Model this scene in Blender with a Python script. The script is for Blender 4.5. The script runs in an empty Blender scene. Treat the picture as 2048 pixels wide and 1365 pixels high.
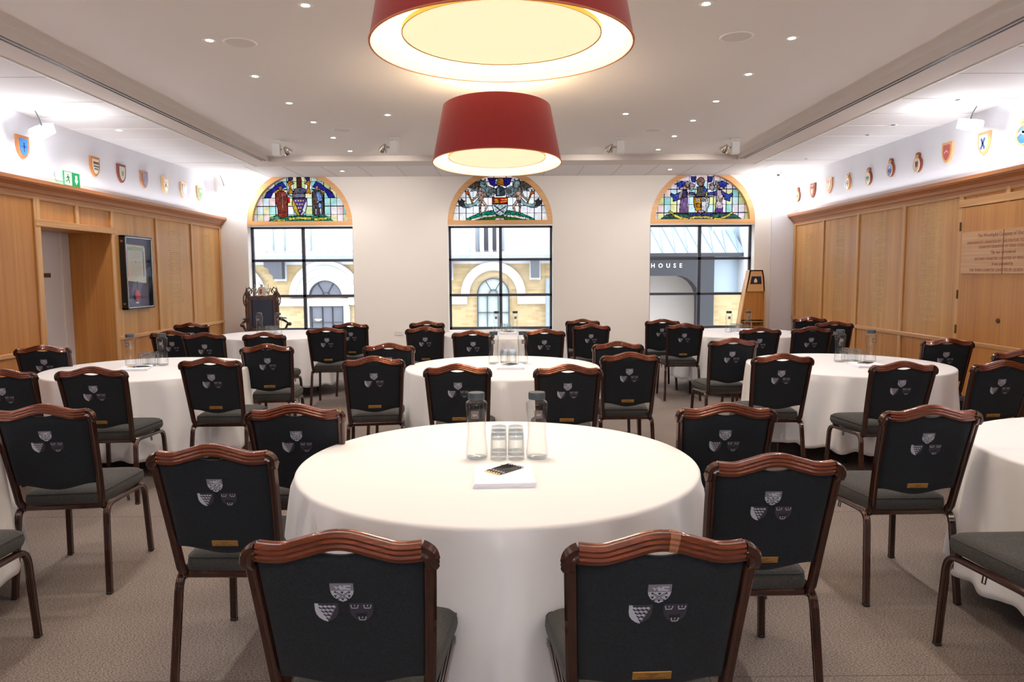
import bpy, math, random
from mathutils import Vector, Matrix
random.seed(7)
PI = math.pi
SC = bpy.context.scene
COL = SC.collection
K = 0.95            # survey scale of the room shell

# ------------------------------------------------------------------ helpers
def lin(r, g, b):
    f = lambda c: (c / 255 / 12.92) if c / 255 <= 0.04045 else ((c / 255 + 0.055) / 1.055) ** 2.4
    return (f(r), f(g), f(b), 1.0)

class MB:
    """collects verts / faces / material indices for one mesh"""
    def __init__(s):
        s.v, s.f, s.m, s.sm = [], [], [], []
    def add(s, verts, faces, mi=0, smooth=False, M=None):
        o = len(s.v)
        s.v += [tuple(M @ Vector(p)) if M is not None else tuple(p) for p in verts]
        for f in faces:
            s.f.append(tuple(i + o for i in f)); s.m.append(mi); s.sm.append(smooth)
        return s
    def box(s, x0, x1, y0, y1, z0, z1, mi=0, M=None, bev=0.0):
        if bev <= 0:
            v = [(x, y, z) for z in (z0, z1) for y in (y0, y1) for x in (x0, x1)]
            f = [(0, 2, 3, 1), (4, 5, 7, 6), (0, 1, 5, 4), (2, 6, 7, 3), (0, 4, 6, 2), (1, 3, 7, 5)]
            return s.add(v, f, mi, False, M)
        b = min(bev, (x1 - x0) / 2.01, (y1 - y0) / 2.01, (z1 - z0) / 2.01)
        def ring(ix, iy, z):
            return [(x0 + ix, y0 + iy + b - b, z)] 
        loops = []
        def rr(inset, z):
            a0, a1, c0, c1 = x0 + inset, x1 - inset, y0 + inset, y1 - inset
            q = b * 0.9
            return [(a0 + q, c0, z), (a1 - q, c0, z), (a1, c0 + q, z), (a1, c1 - q, z), (a1 - q, c1, z), (a0 + q, c1, z), (a0, c1 - q, z), (a0, c0 + q, z)]
        for ins, z in ((b, z0), (0, z0 + b), (0, z1 - b), (b, z1)):
            loops.append(rr(ins, z))
        v = [p for l in loops for p in l]
        f = []
        for k in range(3):
            for i in range(8):
                j = (i + 1) % 8
                f.append((k * 8 + i, k * 8 + j, k * 8 + 8 + j, k * 8 + 8 + i))
        f.append(tuple(reversed(range(8)))); f.append(tuple(range(24, 32)))
        return s.add(v, f, mi, False, M)
    def prism(s, poly, d, M=None, mi=0, smooth=False, inset=0.0):
        """2D polygon (x,z), counter-clockwise seen from -y, extruded along +y from 0 to d"""
        n = len(poly)
        v = [(x, 0, z) for x, z in poly] + [(x, d, z) for x, z in poly]
        f = [tuple(range(n)), tuple(reversed(range(n, 2 * n)))]
        for i in range(n):
            j = (i + 1) % n
            f.append((i, i + n, j + n, j))
        return s.add(v, f, mi, smooth, M)
    def lathe(s, prof, seg=24, mi=0, M=None, smooth=True, rf=None, cap=True):
        v, f = [], []
        for r, z in prof:
            for i in range(seg):
                a = 2 * PI * i / seg
                q = r * (rf(a, z) if rf else 1)
                v.append((q * math.cos(a), q * math.sin(a), z))
        for k in range(len(prof) - 1):
            for i in range(seg):
                j = (i + 1) % seg
                f.append((k * seg + i, k * seg + j, k * seg + seg + j, k * seg + seg + i))
        if cap and prof[0][0] > 1e-5: f.append(tuple(reversed(range(seg))))
        if cap and prof[-1][0] > 1e-5: f.append(tuple(range((len(prof) - 1) * seg, len(prof) * seg)))
        return s.add(v, f, mi, smooth, M)
    def sweep(s, path, prof, mi=0, up=(0, 1, 0), M=None, smooth=True, closed=False, scale=None):
        """prof: list of (a,b): a along side vector, b along 'up' vector"""
        P = [Vector(p) for p in path]; n = len(P); m = len(prof); v, f = [], []
        upv = Vector(up)
        for i, p in enumerate(P):
            if closed: t = (P[(i + 1) % n] - P[i - 1]).normalized()
            else: t = (P[min(i + 1, n - 1)] - P[max(i - 1, 0)]).normalized()
            side = t.cross(upv).normalized(); u = side.cross(t).normalized()
            k = scale[i] if scale else 1
            for a, b in prof: v.append(p + side * a * k + u * b * k)
        rng = n if closed else n - 1
        for i in range(rng):
            i2 = (i + 1) % n
            for j in range(m):
                j2 = (j + 1) % m
                f.append((i * m + j, i * m + j2, i2 * m + j2, i2 * m + j))
        if not closed:
            f.append(tuple(reversed(range(m)))); f.append(tuple(range((n - 1) * m, n * m)))
        return s.add(v, f, mi, smooth, M)
    def tube(s, path, r, seg=8, **k):
        up = k.pop('up', (0.13, 0.2, 0.97))
        return s.sweep(path, [(r * math.cos(2 * PI * i / seg), r * math.sin(2 * PI * i / seg)) for i in range(seg)], up=up, **k)
    def ball(s, c, r, seg=12, mi=0, sz=1.0, sx=1.0, sy=1.0):
        prof = [(max(1e-6, r * math.sin(PI * k / 8)), -r * math.cos(PI * k / 8)) for k in range(9)]
        return s.lathe(prof, seg, mi, Matrix.Translation(c) @ Matrix.Diagonal((sx, sy, sz, 1)))
    def obj(s, name, mats, parent=None, loc=None, autosmooth=True):
        me = bpy.data.meshes.new(name)
        me.from_pydata(s.v, [], s.f)
        mats = mats if isinstance(mats, (list, tuple)) else [mats]
        for m in mats: me.materials.append(m)
        me.polygons.foreach_set('material_index', s.m)
        me.polygons.foreach_set('use_smooth', s.sm)
        me.validate(); me.update()
        if any(s.sm):
            try: me.set_sharp_from_angle(angle=math.radians(42))
            except Exception: pass
        o = bpy.data.objects.new(name, me); COL.objects.link(o)
        if parent is not None: o.parent = parent
        if loc: o.location = loc
        return o

def T(x, y, z, rz=0, rx=0, ry=0):
    return Matrix.Translation((x, y, z)) @ Matrix.Rotation(rz, 4, 'Z') @ Matrix.Rotation(rx, 4, 'X') @ Matrix.Rotation(ry, 4, 'Y')

def tag(o, label=None, cat=None, group=None, kind=None):
    if label: o['label'] = label
    if cat: o['category'] = cat
    if group: o['group'] = group
    if kind: o['kind'] = kind
    return o

def empty(name, loc=(0, 0, 0), rz=0):
    o = bpy.data.objects.new(name, None); COL.objects.link(o)
    o.location = loc; o.rotation_euler = (0, 0, rz); o.empty_display_size = 0.1
    return o

def thing(name, label, cat, loc=(0, 0, 0), rz=0, group=None):
    return tag(empty(name, loc, rz), label, cat, group)

def struct(o, label=None):
    o['kind'] = 'structure'
    if label: o['label'] = label
    o['category'] = stem_of(o.name)
    return o
def stem_of(n):
    w = n.split('.')[0].split('_')[0]
    return w

def copy_tree(o, parent=None):
    c = o.copy(); COL.objects.link(c); c.parent = parent
    for ch in list(o.children): copy_tree(ch, c)
    return c

def text_mesh(name, body, size, mat, parent=None, M=None, depth=0.0006, align='CENTER', space=1.0, xs=1.0):
    """letters stand in the local xz-plane and read from -y"""
    cu = bpy.data.curves.new(name, 'FONT'); cu.body = body; cu.size = size; cu.extrude = depth
    cu.align_x = align; cu.align_y = 'CENTER'; cu.space_character = space; cu.resolution_u = 2
    t = bpy.data.objects.new(name, cu); COL.objects.link(t)
    dg = bpy.context.evaluated_depsgraph_get(); dg.update()
    me = bpy.data.meshes.new_from_object(t.evaluated_get(dg)); me.name = name
    bpy.data.objects.remove(t)
    R = Matrix.Rotation(PI / 2, 4, 'X') @ Matrix.Diagonal((xs, 1, 1, 1))
    me.transform((M @ R) if M is not None else R)
    me.materials.clear(); me.materials.append(mat)
    o = bpy.data.objects.new(name, me); COL.objects.link(o)
    if parent is not None: o.parent = parent
    return o

# ------------------------------------------------------------------ materials
def new_mat(name):
    m = bpy.data.materials.new(name); m.use_nodes = True
    nt = m.node_tree; b = nt.nodes['Principled BSDF']
    return m, nt, b
def pbr(name, col, rough=0.5, metal=0.0, coat=0.0, coat_r=0.1, spec=0.5, emis=None, es=0.0, noise=None, bump=None, sheen=0.0):
    m, nt, b = new_mat(name); N, L = nt.nodes, nt.links
    b.inputs['Base Color'].default_value = col
    b.inputs['Roughness'].default_value = rough; b.inputs['Metallic'].default_value = metal
    b.inputs['Coat Weight'].default_value = coat; b.inputs['Coat Roughness'].default_value = coat_r
    b.inputs['Specular IOR Level'].default_value = spec
    if sheen: b.inputs['Sheen Weight'].default_value = sheen; b.inputs['Sheen Roughness'].default_value = 0.5
    if emis: b.inputs['Emission Color'].default_value = emis; b.inputs['Emission Strength'].default_value = es
    if noise or bump:
        tc = N.new('ShaderNodeTexCoord')
    if noise:
        sc, amt = noise[0], noise[1]
        nz = N.new('ShaderNodeTexNoise'); nz.inputs['Scale'].default_value = sc; nz.inputs['Detail'].default_value = 4
        L.new(tc.outputs['Object'], nz.inputs['Vector'])
        mx = N.new('ShaderNodeMix'); mx.data_type = 'RGBA'
        lo = tuple(c * (1 - amt) for c in col[:3]) + (1,); hi = tuple(min(1, c * (1 + amt)) for c in col[:3]) + (1,)
        mx.inputs[6].default_value = lo; mx.inputs[7].default_value = hi
        L.new(nz.outputs['Fac'], mx.inputs[0]); L.new(mx.outputs[2], b.inputs['Base Color'])
    if bump:
        nz2 = N.new('ShaderNodeTexNoise'); nz2.inputs['Scale'].default_value = bump[0]; nz2.inputs['Detail'].default_value = 3
        L.new(tc.outputs['Object'], nz2.inputs['Vector'])
        bp = N.new('ShaderNodeBump'); bp.inputs['Strength'].default_value = bump[1]; bp.inputs['Distance'].default_value = bump[2]
        L.new(nz2.outputs['Fac'], bp.inputs['Height']); L.new(bp.outputs['Normal'], b.inputs['Normal'])
    return m

def wood(name, c1, c2, rough=0.35, axis='Z', band=0.35, scale=1.0, coat=0.25, per=None):
    """fine straight grain along AXIS with broad veneer bands across it"""
    m, nt, b = new_mat(name); N, L = nt.nodes, nt.links
    tc = N.new('ShaderNodeTexCoord'); mp = N.new('ShaderNodeMapping')
    s = {'X': (0.9, 38, 38), 'Y': (38, 0.9, 38), 'Z': (38, 38, 0.9)}[axis]
    mp.inputs['Scale'].default_value = tuple(q * scale for q in s)
    L.new(tc.outputs['Object'], mp.inputs['Vector'])
    g = N.new('ShaderNodeTexNoise'); g.inputs['Scale'].default_value = 1.0; g.inputs['Detail'].default_value = 5; g.inputs['Distortion'].default_value = 0.4
    L.new(mp.outputs['Vector'], g.inputs['Vector'])
    mp2 = N.new('ShaderNodeMapping')
    s2 = {'X': (0.15, 6.5, 6.5), 'Y': (6.5, 0.15, 6.5), 'Z': (6.5, 6.5, 0.15)}[axis]
    mp2.inputs['Scale'].default_value = s2; L.new(tc.outputs['Object'], mp2.inputs['Vector'])
    g2 = N.new('ShaderNodeTexNoise'); g2.inputs['Scale'].default_value = 1.0; g2.inputs['Detail'].default_value = 1
    L.new(mp2.outputs['Vector'], g2.inputs['Vector'])
    ad = N.new('ShaderNodeMix'); ad.data_type = 'FLOAT'; ad.inputs[0].default_value = band
    L.new(g.outputs['Fac'], ad.inputs[2]); L.new(g2.outputs['Fac'], ad.inputs[3])
    cr = N.new('ShaderNodeValToRGB'); cr.color_ramp.elements[0].position = 0.36; cr.color_ramp.elements[1].position = 0.64
    cr.color_ramp.elements[0].color = c1; cr.color_ramp.elements[1].color = c2
    L.new(ad.outputs[0], cr.inputs['Fac']); L.new(cr.outputs['Color'], b.inputs['Base Color'])
    b.inputs['Roughness'].default_value = rough; b.inputs['Coat Weight'].default_value = coat; b.inputs['Coat Roughness'].default_value = 0.22
    return m

def glassy(name, tint=(1, 1, 1, 1), ior=1.45, edge=(0.75, 0.8, 0.82, 1), rough=0.02, edge_amt=0.6):
    """thin clear glass: clear straight through, Fresnel reflection, darker seen edge-on"""
    m, nt, b = new_mat(name); N, L = nt.nodes, nt.links
    N.remove(b); out = N['Material Output']
    tr = N.new('ShaderNodeBsdfTransparent'); gl = N.new('ShaderNodeBsdfGlossy'); gl.inputs['Roughness'].default_value = rough
    lw = N.new('ShaderNodeLayerWeight'); lw.inputs['Blend'].default_value = 0.35
    mx = N.new('ShaderNodeMix'); mx.data_type = 'RGBA'; mx.inputs[6].default_value = tint; mx.inputs[7].default_value = edge
    pw = N.new('ShaderNodeMath'); pw.operation = 'MULTIPLY'; pw.inputs[1].default_value = edge_amt
    L.new(lw.outputs['Facing'], pw.inputs[0]); L.new(pw.outputs[0], mx.inputs[0]); L.new(mx.outputs[2], tr.inputs['Color'])
    pf = N.new('ShaderNodeMath'); pf.operation = 'POWER'; pf.inputs[1].default_value = 5
    lf = N.new('ShaderNodeLayerWeight'); lf.inputs['Blend'].default_value = 0.5; L.new(lf.outputs['Facing'], pf.inputs[0])
    fr = N.new('ShaderNodeMapRange'); fr.inputs['To Min'].default_value = ((ior - 1) / (ior + 1)) ** 2; fr.inputs['To Max'].default_value = 0.8 if ior > 1.3 else 0.35
    L.new(pf.outputs[0], fr.inputs['Value'])
    ms = N.new('ShaderNodeMixShader'); L.new(fr.outputs[0], ms.inputs[0]); L.new(tr.outputs[0], ms.inputs[1]); L.new(gl.outputs[0], ms.inputs[2])
    L.new(ms.outputs[0], out.inputs['Surface'])
    return m

def weave(name, col, col2, sc=900, bumps=0.25, rough=0.9, sheen=0.15):
    m, nt, b = new_mat(name); N, L = nt.nodes, nt.links
    tc = N.new('ShaderNodeTexCoord')
    outs = []
    for s in ((1.0, 1.0, 0.22), (0.22, 0.22, 1.0)):
        mp = N.new('ShaderNodeMapping'); mp.inputs['Scale'].default_value = s; L.new(tc.outputs['Object'], mp.inputs['Vector'])
        n = N.new('ShaderNodeTexNoise'); n.inputs['Scale'].default_value = sc; n.inputs['Detail'].default_value = 2
        L.new(mp.outputs['Vector'], n.inputs['Vector']); outs.append(n)
    ad = N.new('ShaderNodeMath'); ad.operation = 'ADD'; L.new(outs[0].outputs['Fac'], ad.inputs[0]); L.new(outs[1].outputs['Fac'], ad.inputs[1])
    mr = N.new('ShaderNodeMapRange'); mr.inputs['From Min'].default_value = 0.7; mr.inputs['From Max'].default_value = 1.3
    L.new(ad.outputs[0], mr.inputs['Value'])
    mx = N.new('ShaderNodeMix'); mx.data_type = 'RGBA'; mx.inputs[6].default_value = col; mx.inputs[7].default_value = col2
    L.new(mr.outputs[0], mx.inputs[0]); L.new(mx.outputs[2], b.inputs['Base Color'])
    bp = N.new('ShaderNodeBump'); bp.inputs['Strength'].default_value = bumps; bp.inputs['Distance'].default_value = 0.0008
    L.new(ad.outputs[0], bp.inputs['Height']); L.new(bp.outputs['Normal'], b.inputs['Normal'])
    b.inputs['Roughness'].default_value = rough; b.inputs['Sheen Weight'].default_value = sheen
    b.inputs['Specular IOR Level'].default_value = 0.2
    return m

M = {}
M['wall'] = pbr('warm white paint', lin(232, 226, 220), 0.85, bump=(60, 0.05, 0.002))
M['upper_wall'] = pbr('white paint', lin(222, 223, 230), 0.85)
M['ceil'] = pbr('matt ceiling paint', lin(240, 236, 233), 0.9)
M['ceil_low'] = pbr('white ceiling tile', lin(226, 223, 224), 0.85)
M['bulk'] = pbr('bulkhead paint', lin(214, 204, 198), 0.85)
M['white'] = pbr('white enamel', lin(240, 240, 238), 0.4)
M['door_white'] = pbr('door paint', lin(225, 222, 224), 0.5)
M['black'] = pbr('black gloss', lin(22, 22, 24), 0.3)
M['slot'] = pbr('dark slot', lin(24, 18, 15), 0.6)
M['seam'] = pbr('tile seam', lin(170, 162, 156), 0.8)
M['seam_lit'] = pbr('tile seam lit tone', lin(250, 248, 244), 0.6)  # brighter seam copy: light on tile edges and lip painted into the colour
M['steel_dark'] = pbr('dark window steel', lin(62, 62, 72), 0.45, metal=0.2)
M['oak'] = wood('oak veneer', lin(186, 128, 64), lin(216, 162, 94), 0.42, 'Z', 0.5)
M['oak_warm'] = wood('warm oak veneer', lin(180, 114, 50), lin(206, 142, 70), 0.42, 'Z', 0.5)
M['oak_trim_y'] = wood('oak moulding', lin(190, 136, 80), lin(218, 166, 110), 0.42, 'Y', 0.2)
M['oak_trim_z'] = wood('oak stile', lin(196, 142, 84), lin(222, 172, 114), 0.42, 'Z', 0.2)
M['cornice'] = wood('cornice oak', lin(168, 100, 54), lin(194, 126, 74), 0.4, 'Y', 0.3)
M['arch_wood'] = wood('arch frame wood', lin(212, 156, 96), lin(226, 172, 112), 0.5, 'X', 0.3)
M['gilt'] = pbr('gilt lettering', lin(246, 218, 158), 0.5, metal=0.1)
M['red_letter'] = pbr('carved red lettering', lin(150, 84, 62), 0.6)
M['board_wood'] = wood('pale inscription board', lin(196, 146, 98), lin(214, 168, 122), 0.4, 'Y', 0.3)
M['brass'] = pbr('brass plate', lin(168, 126, 66), 0.42, metal=0.7)
M['brass_ink'] = pbr('engraving', lin(90, 60, 25), 0.6)
M['cloth'] = pbr('white linen', lin(230, 227, 228), 0.9, sheen=0.2, bump=(240, 0.06, 0.001))
M['fabric'] = weave('charcoal weave', lin(17, 20, 25), lin(34, 37, 42), 520, sheen=.08)
M['seat_fabric'] = weave('lit charcoal weave', lin(42, 40, 38), lin(70, 68, 66), 520, sheen=.08)  # same chair fabric, lighter copy for the seat that catches light from above
M['fabric_edge'] = weave('charcoal piping', lin(26, 28, 31), lin(44, 45, 48), 700)
M['cap'] = pbr('slate grey plastic', lin(58, 66, 74), 0.45)
M['label_grey'] = pbr('grey brown label', lin(98, 88, 86), 0.6)
M['label_txt'] = pbr('pale print', lin(196, 190, 190), 0.6)
M['paper'] = pbr('paper', lin(244, 242, 248), 0.8)
M['paper_edge'] = pbr('paper edge', lin(226, 228, 244), 0.8)
M['ink'] = pbr('dark print', lin(80, 74, 74), 0.7)
M['pencil'] = pbr('black lacquer', lin(24, 22, 24), 0.3)
M['pencil_wood'] = pbr('sharpened wood', lin(232, 196, 140), 0.6)
M['silver'] = pbr('silver', lin(200, 200, 204), 0.25, metal=0.9)
M['thread_light'] = pbr('silver thread', lin(190, 192, 206), 0.45, metal=0.3)
M['thread_mid'] = pbr('pewter thread', lin(124, 124, 136), 0.45, metal=0.3)
M['thread_dark'] = pbr('dark thread', lin(24, 22, 28), 0.7)
M['thread_deep'] = pbr('violet grey thread', lin(46, 43, 55), 0.6)
M['table_top'] = pbr('table board', lin(120, 96, 74), 0.6)
M['table_leg'] = pbr('black steel', lin(26, 26, 28), 0.5, metal=0.4)
M['clear'] = glassy('clear glass', (0.99, 0.995, 0.995, 1), 1.4, (0.78, 0.80, 0.82, 1), 0.02, 0.5)
M['clear_base'] = glassy('thick glass', (0.93, 0.96, 0.98, 1), 1.5, (0.78, 0.85, 0.9, 1), 0.05, 0.6)
M['pane'] = glassy('window pane', (0.99, 0.995, 1, 1), 1.2, (0.9, 0.95, 1, 1), 0.0, 0.2)
M['rubber'] = pbr('foot rubber', lin(20, 18, 18), 0.7)
M['red_shade'] = pbr('red shade fabric', lin(146, 20, 24), 0.75, noise=(90, 0.12), sheen=0.2)
M['chrome'] = pbr('chrome', lin(215, 212, 205), 0.15, metal=1.0)
M['grey_grille'] = pbr('speaker grille', lin(226, 220, 215), 0.8, noise=(400, 0.08))

def mahogany(name, scale, c1, c2):
    m, nt, b = new_mat(name); N, L = nt.nodes, nt.links
    tc = N.new('ShaderNodeTexCoord'); mp = N.new('ShaderNodeMapping'); mp.inputs['Scale'].default_value = scale
    L.new(tc.outputs['Object'], mp.inputs['Vector'])
    n = N.new('ShaderNodeTexNoise'); n.inputs['Scale'].default_value = 2.2; n.inputs['Detail'].default_value = 4
    L.new(mp.outputs['Vector'], n.inputs['Vector'])
    cr = N.new('ShaderNodeValToRGB'); e = cr.color_ramp.elements
    e[0].position = 0.36; e[0].color = c1; e[1].position = 0.66; e[1].color = c2
    L.new(n.outputs['Fac'], cr.inputs['Fac']); L.new(cr.outputs['Color'], b.inputs['Base Color'])
    b.inputs['Metallic'].default_value = 0.5; b.inputs['Roughness'].default_value = 0.27
    b.inputs['Coat Weight'].default_value = 0.9; b.inputs['Coat Roughness'].default_value = 0.05
    return m
M['mahogany_rail'] = mahogany('mahogany rail', (2.2, 60, 60), lin(82, 31, 8), lin(126, 54, 14))
M['mahogany'] = mahogany('mahogany frame', (50, 50, 2.0), lin(38, 14, 7), lin(70, 28, 13))

def carpet():
    m, nt, b = new_mat('carpet'); N, L = nt.nodes, nt.links
    tc = N.new('ShaderNodeTexCoord')
    n1 = N.new('ShaderNodeTexNoise'); n1.inputs['Scale'].default_value = 120; n1.inputs['Detail'].default_value = 6; n1.inputs['Roughness'].default_value = 0.75
    n2 = N.new('ShaderNodeTexNoise'); n2.inputs['Scale'].default_value = 1.3; n2.inputs['Detail'].default_value = 2
    mp = N.new('ShaderNodeMapping'); mp.inputs['Scale'].default_value = (1, 2.2, 1)
    L.new(tc.outputs['Object'], mp.inputs['Vector']); L.new(mp.outputs['Vector'], n1.inputs['Vector']); L.new(tc.outputs['Object'], n2.inputs['Vector'])
    cr = N.new('ShaderNodeValToRGB'); e = cr.color_ramp.elements
    e[0].position = 0.40; e[0].color = lin(66, 57, 53); e[1].position = 0.60; e[1].color = lin(158, 145, 138)
    L.new(n1.outputs['Fac'], cr.inputs['Fac'])
    mx = N.new('ShaderNodeMix'); mx.data_type = 'RGBA'; mx.blend_type = 'MULTIPLY'; mx.inputs[0].default_value = 1
    cr2 = N.new('ShaderNodeValToRGB'); q = cr2.color_ramp.elements
    q[0].position = 0.35; q[0].color = (0.88, 0.88, 0.88, 1); q[1].position = 0.65; q[1].color = (1, 1, 1, 1)
    L.new(n2.outputs['Fac'], cr2.inputs['Fac']); L.new(cr.outputs['Color'], mx.inputs[6]); L.new(cr2.outputs['Color'], mx.inputs[7])
    L.new(mx.outputs[2], b.inputs['Base Color'])
    bp = N.new('ShaderNodeBump'); bp.inputs['Strength'].default_value = 0.12; bp.inputs['Distance'].default_value = 0.0015
    L.new(n1.outputs['Fac'], bp.inputs['Height']); L.new(bp.outputs['Normal'], b.inputs['Normal'])
    b.inputs['Roughness'].default_value = 0.95; b.inputs['Specular IOR Level'].default_value = 0.15
    return m
M['carpet'] = carpet()

def emit(name, col, s):
    m, nt, b = new_mat(name)
    b.inputs['Base Color'].default_value = col; b.inputs['Emission Color'].default_value = col; b.inputs['Emission Strength'].default_value = s
    b.inputs['Roughness'].default_value = 0.8
    return m
M['lamp'] = emit('lamp disc', (1.0, 0.97, 0.9, 1), 6.0)
M['lamp_off'] = pbr('unlit lamp', lin(150, 150, 150), 0.3, metal=0.4)
# ------------------------------------------------------------------ room shell
XP, XW, YB, YN = 5.2 * K, 5.25 * K, 13.3 * K, -3.0
ZL, ZM, ZTOP = 3.375 * K, 3.456 * K, 3.75 * K
XI0, XI1, XO0, XO1 = -3.69 * K, 3.58 * K, -4.05 * K, 4.0 * K
YU, YO = 11.5 * K, 12.0 * K
YU0, YO0 = -2.0, -2.4
DY0, DY1, DZ = 8.13 * K, 9.69 * K, 2.19 * K      # doorway in the wall on the left

fl = MB().box(-XW - 1.2, XW + .3, YN - .2, YB + .35, -.12, 0).obj('floor', M['carpet']); struct(fl, 'grey brown flecked carpet')
sm = MB()
for y in (2.62, 4.52, 8.1):
    sm.box(-XP, XP, y, y + .004, 0.0, .0008)
sm.obj('carpet_seam', pbr('carpet seam', lin(96, 84, 76), .95), fl)

# ceiling: raised centre, soffit band round it, lower tiled margins
cm = MB()
cm.box(XI0 - .02, XI1 + .02, YU0 - .02, YU + .02, ZM, ZM + .12)
ce = cm.obj('ceiling', M['ceil']); struct(ce, 'plain raised ceiling over the middle of the room')
def ringband(x0, x1, y0, y1, X0, X1, Y0, Y1, z0, z1):
    m = MB()
    m.box(X0, x0, Y0, Y1, z0, z1).box(x1, X1, Y0, Y1, z0, z1).box(x0, x1, y1, Y1, z0, z1).box(x0, x1, Y0, y0, z0, z1)
    return m
so = ringband(XI0, XI1, YU0, YU, XO0, XO1, YO0, YO, ZL - .004, ZM).obj('trim_1', M['bulk']); struct(so, 'dropped soffit band framing the raised ceiling')
sl = MB()
for s, xi in ((-1, XI0), (1, XI1)):
    for k in (0, 1):
        a = xi + s * (.012 + k * .046)
        sl.box(min(a, a + s * .024), max(a, a + s * .024), YU0, YU - .08, ZL - .0055, ZL - .003)
sl.obj('slot_grille', M['slot'], so)
lp = MB()
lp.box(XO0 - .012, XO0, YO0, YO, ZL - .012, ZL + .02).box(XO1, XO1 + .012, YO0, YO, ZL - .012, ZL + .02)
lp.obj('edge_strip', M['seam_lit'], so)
lw = ringband(XO0, XO1, YO0, YO, -XW, XW, YN, YB, ZL, ZL + .12).obj('ceiling_1', M['ceil_low']); struct(lw, 'lower white tiled ceiling along the walls')
sg, sg2 = MB(), MB()
ys = [6.667, 7.6, 8.29, 8.96, 9.62, 10.28, 10.93, 11.6]
for y in [5.9, 5.2, 4.5] + ys:
    for s, a, b in ((-1, -XW, XO0), (1, XO1, XW)):
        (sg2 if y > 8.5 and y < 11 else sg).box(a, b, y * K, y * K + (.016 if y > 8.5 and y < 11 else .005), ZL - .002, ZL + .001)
for k in range(-7, 8):
    x = (.02 + .6 * k + .01) * K * 1.02
    sg.box(x, x + .006, YO, YB, ZL - .002, ZL + .001)
sg.obj('tile_seam', M['seam'], lw); sg2.obj('lit_tile_edge', M['seam_lit'], lw)

# side walls
wl = MB()
wl.box(-XW - .15, -XW, YN, DY0, 0, ZTOP).box(-XW - .15, -XW, DY1, YB + .3, 0, ZTOP).box(-XW - .15, -XW, DY0, DY1, DZ, ZTOP)
wl = wl.obj('wall_left', M['upper_wall']); struct(wl, 'white wall above the oak panelling on the doorway side')
wr = MB().box(XW, XW + .15, YN, YB + .3, 0, ZTOP).obj('wall_right', M['upper_wall']); struct(wr, 'white wall above the oak panelling on the honours board side')
wn = MB().box(-XW - .15, -1.5, YN - .15, YN, 0, ZTOP).box(1.5, XW + .15, YN - .15, YN, 0, ZTOP).box(-1.5, 1.5, YN - .15, YN, 0, .9).box(-1.5, 1.5, YN - .15, YN, 2.5, ZTOP).obj('wall_rear', pbr('cool grey paint', lin(180, 184, 200), .85)); struct(wn, 'wall behind the viewpoint')  # opening added in the unseen wall so cool daylight reaches the near cloths

wx = MB().box(-1.5, 1.5, YN - .1, YN - .06, .9, .96).box(-1.5, 1.5, YN - .1, YN - .06, 2.44, 2.5).box(-1.5, -1.44, YN - .1, YN - .06, .9, 2.5).box(1.44, 1.5, YN - .1, YN - .06, .9, 2.5).box(-.03, .03, YN - .1, YN - .06, .9, 2.5)
struct(wx.obj('window_7', M['steel_dark']), 'added unseen window letting cool daylight in from behind')  # added frame for the unseen daylight opening
# window wall with three arched openings
WC = [-3.75 * K, -.13 * K, 3.537 * K]
WR, WS, WB = .95 * K, 2.55 * K, .57 * K       # radius, springing height, sill height
def wall_with_arches(y0, y1):
    m = MB(); n = 24
    xs = [-XW - .15]
    for c in WC:
        m_x0, m_x1 = c - WR, c + WR
        xs += [m_x0, m_x1]
    xs.append(XW + .15)
    def q(x0, x1, z0, z1):
        for y, fl_ in ((y0, 0), (y1, 1)):
            v = [(x0, y, z0), (x1, y, z0), (x1, y, z1), (x0, y, z1)]
            m.add(v, [(0, 1, 2, 3)] if not fl_ else [(3, 2, 1, 0)])
    for i in range(0, len(xs), 2): q(xs[i], xs[i + 1], 0, ZTOP)
    for c in WC:
        q(c - WR, c + WR, 0, WB)
        arc = [(c - WR * math.cos(PI * k / n), WS + WR * math.sin(PI * k / n)) for k in range(n + 1)]
        for k in range(n):
            (xa, za), (xb, zb) = arc[k], arc[k + 1]
            for y, fl_ in ((y0, 0), (y1, 1)):
                v = [(xa, y, za), (xb, y, zb), (xb, y, ZTOP), (xa, y, ZTOP)]
                m.add(v, [(0, 1, 2, 3)] if not fl_ else [(3, 2, 1, 0)])
        outline = [(c - WR, WB)] + arc + [(c + WR, WB)]
        for k in range(len(outline)):
            (xa, za), (xb, zb) = outline[k], outline[(k + 1) % len(outline)]
            m.add([(xa, y0, za), (xa, y1, za), (xb, y1, zb), (xb, y0, zb)], [(0, 1, 2, 3)])
    m.add([(-XW - .15, y0, ZTOP), (XW + .15, y0, ZTOP), (XW + .15, y1, ZTOP), (-XW - .15, y1, ZTOP)], [(0, 1, 2, 3)])
    return m
YE = YB + .30
wb = wall_with_arches(YB, YE).obj('wall_window', M['wall']); struct(wb, 'warm white wall with three arched windows')
bb = MB()
for a, b in ((-XW, WC[0] - WR), (WC[0] - WR, WC[1] - WR), (WC[1] - WR, WC[2] - WR), (WC[2] - WR, XW)):
    pass
bb.box(-XW, XW, YB - .018, YB, 0, .14)
bb = bb.obj('baseboard_window', M['white']); struct(bb, 'white skirting under the windows')
# slim pier in the corner beside the third window
pr = MB().box(4.78 * K, XW, YB - .03, YB + .01, 0, ZL).obj('trim_2', M['upper_wall']); struct(pr, 'shallow white pier in the window wall corner')

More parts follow.
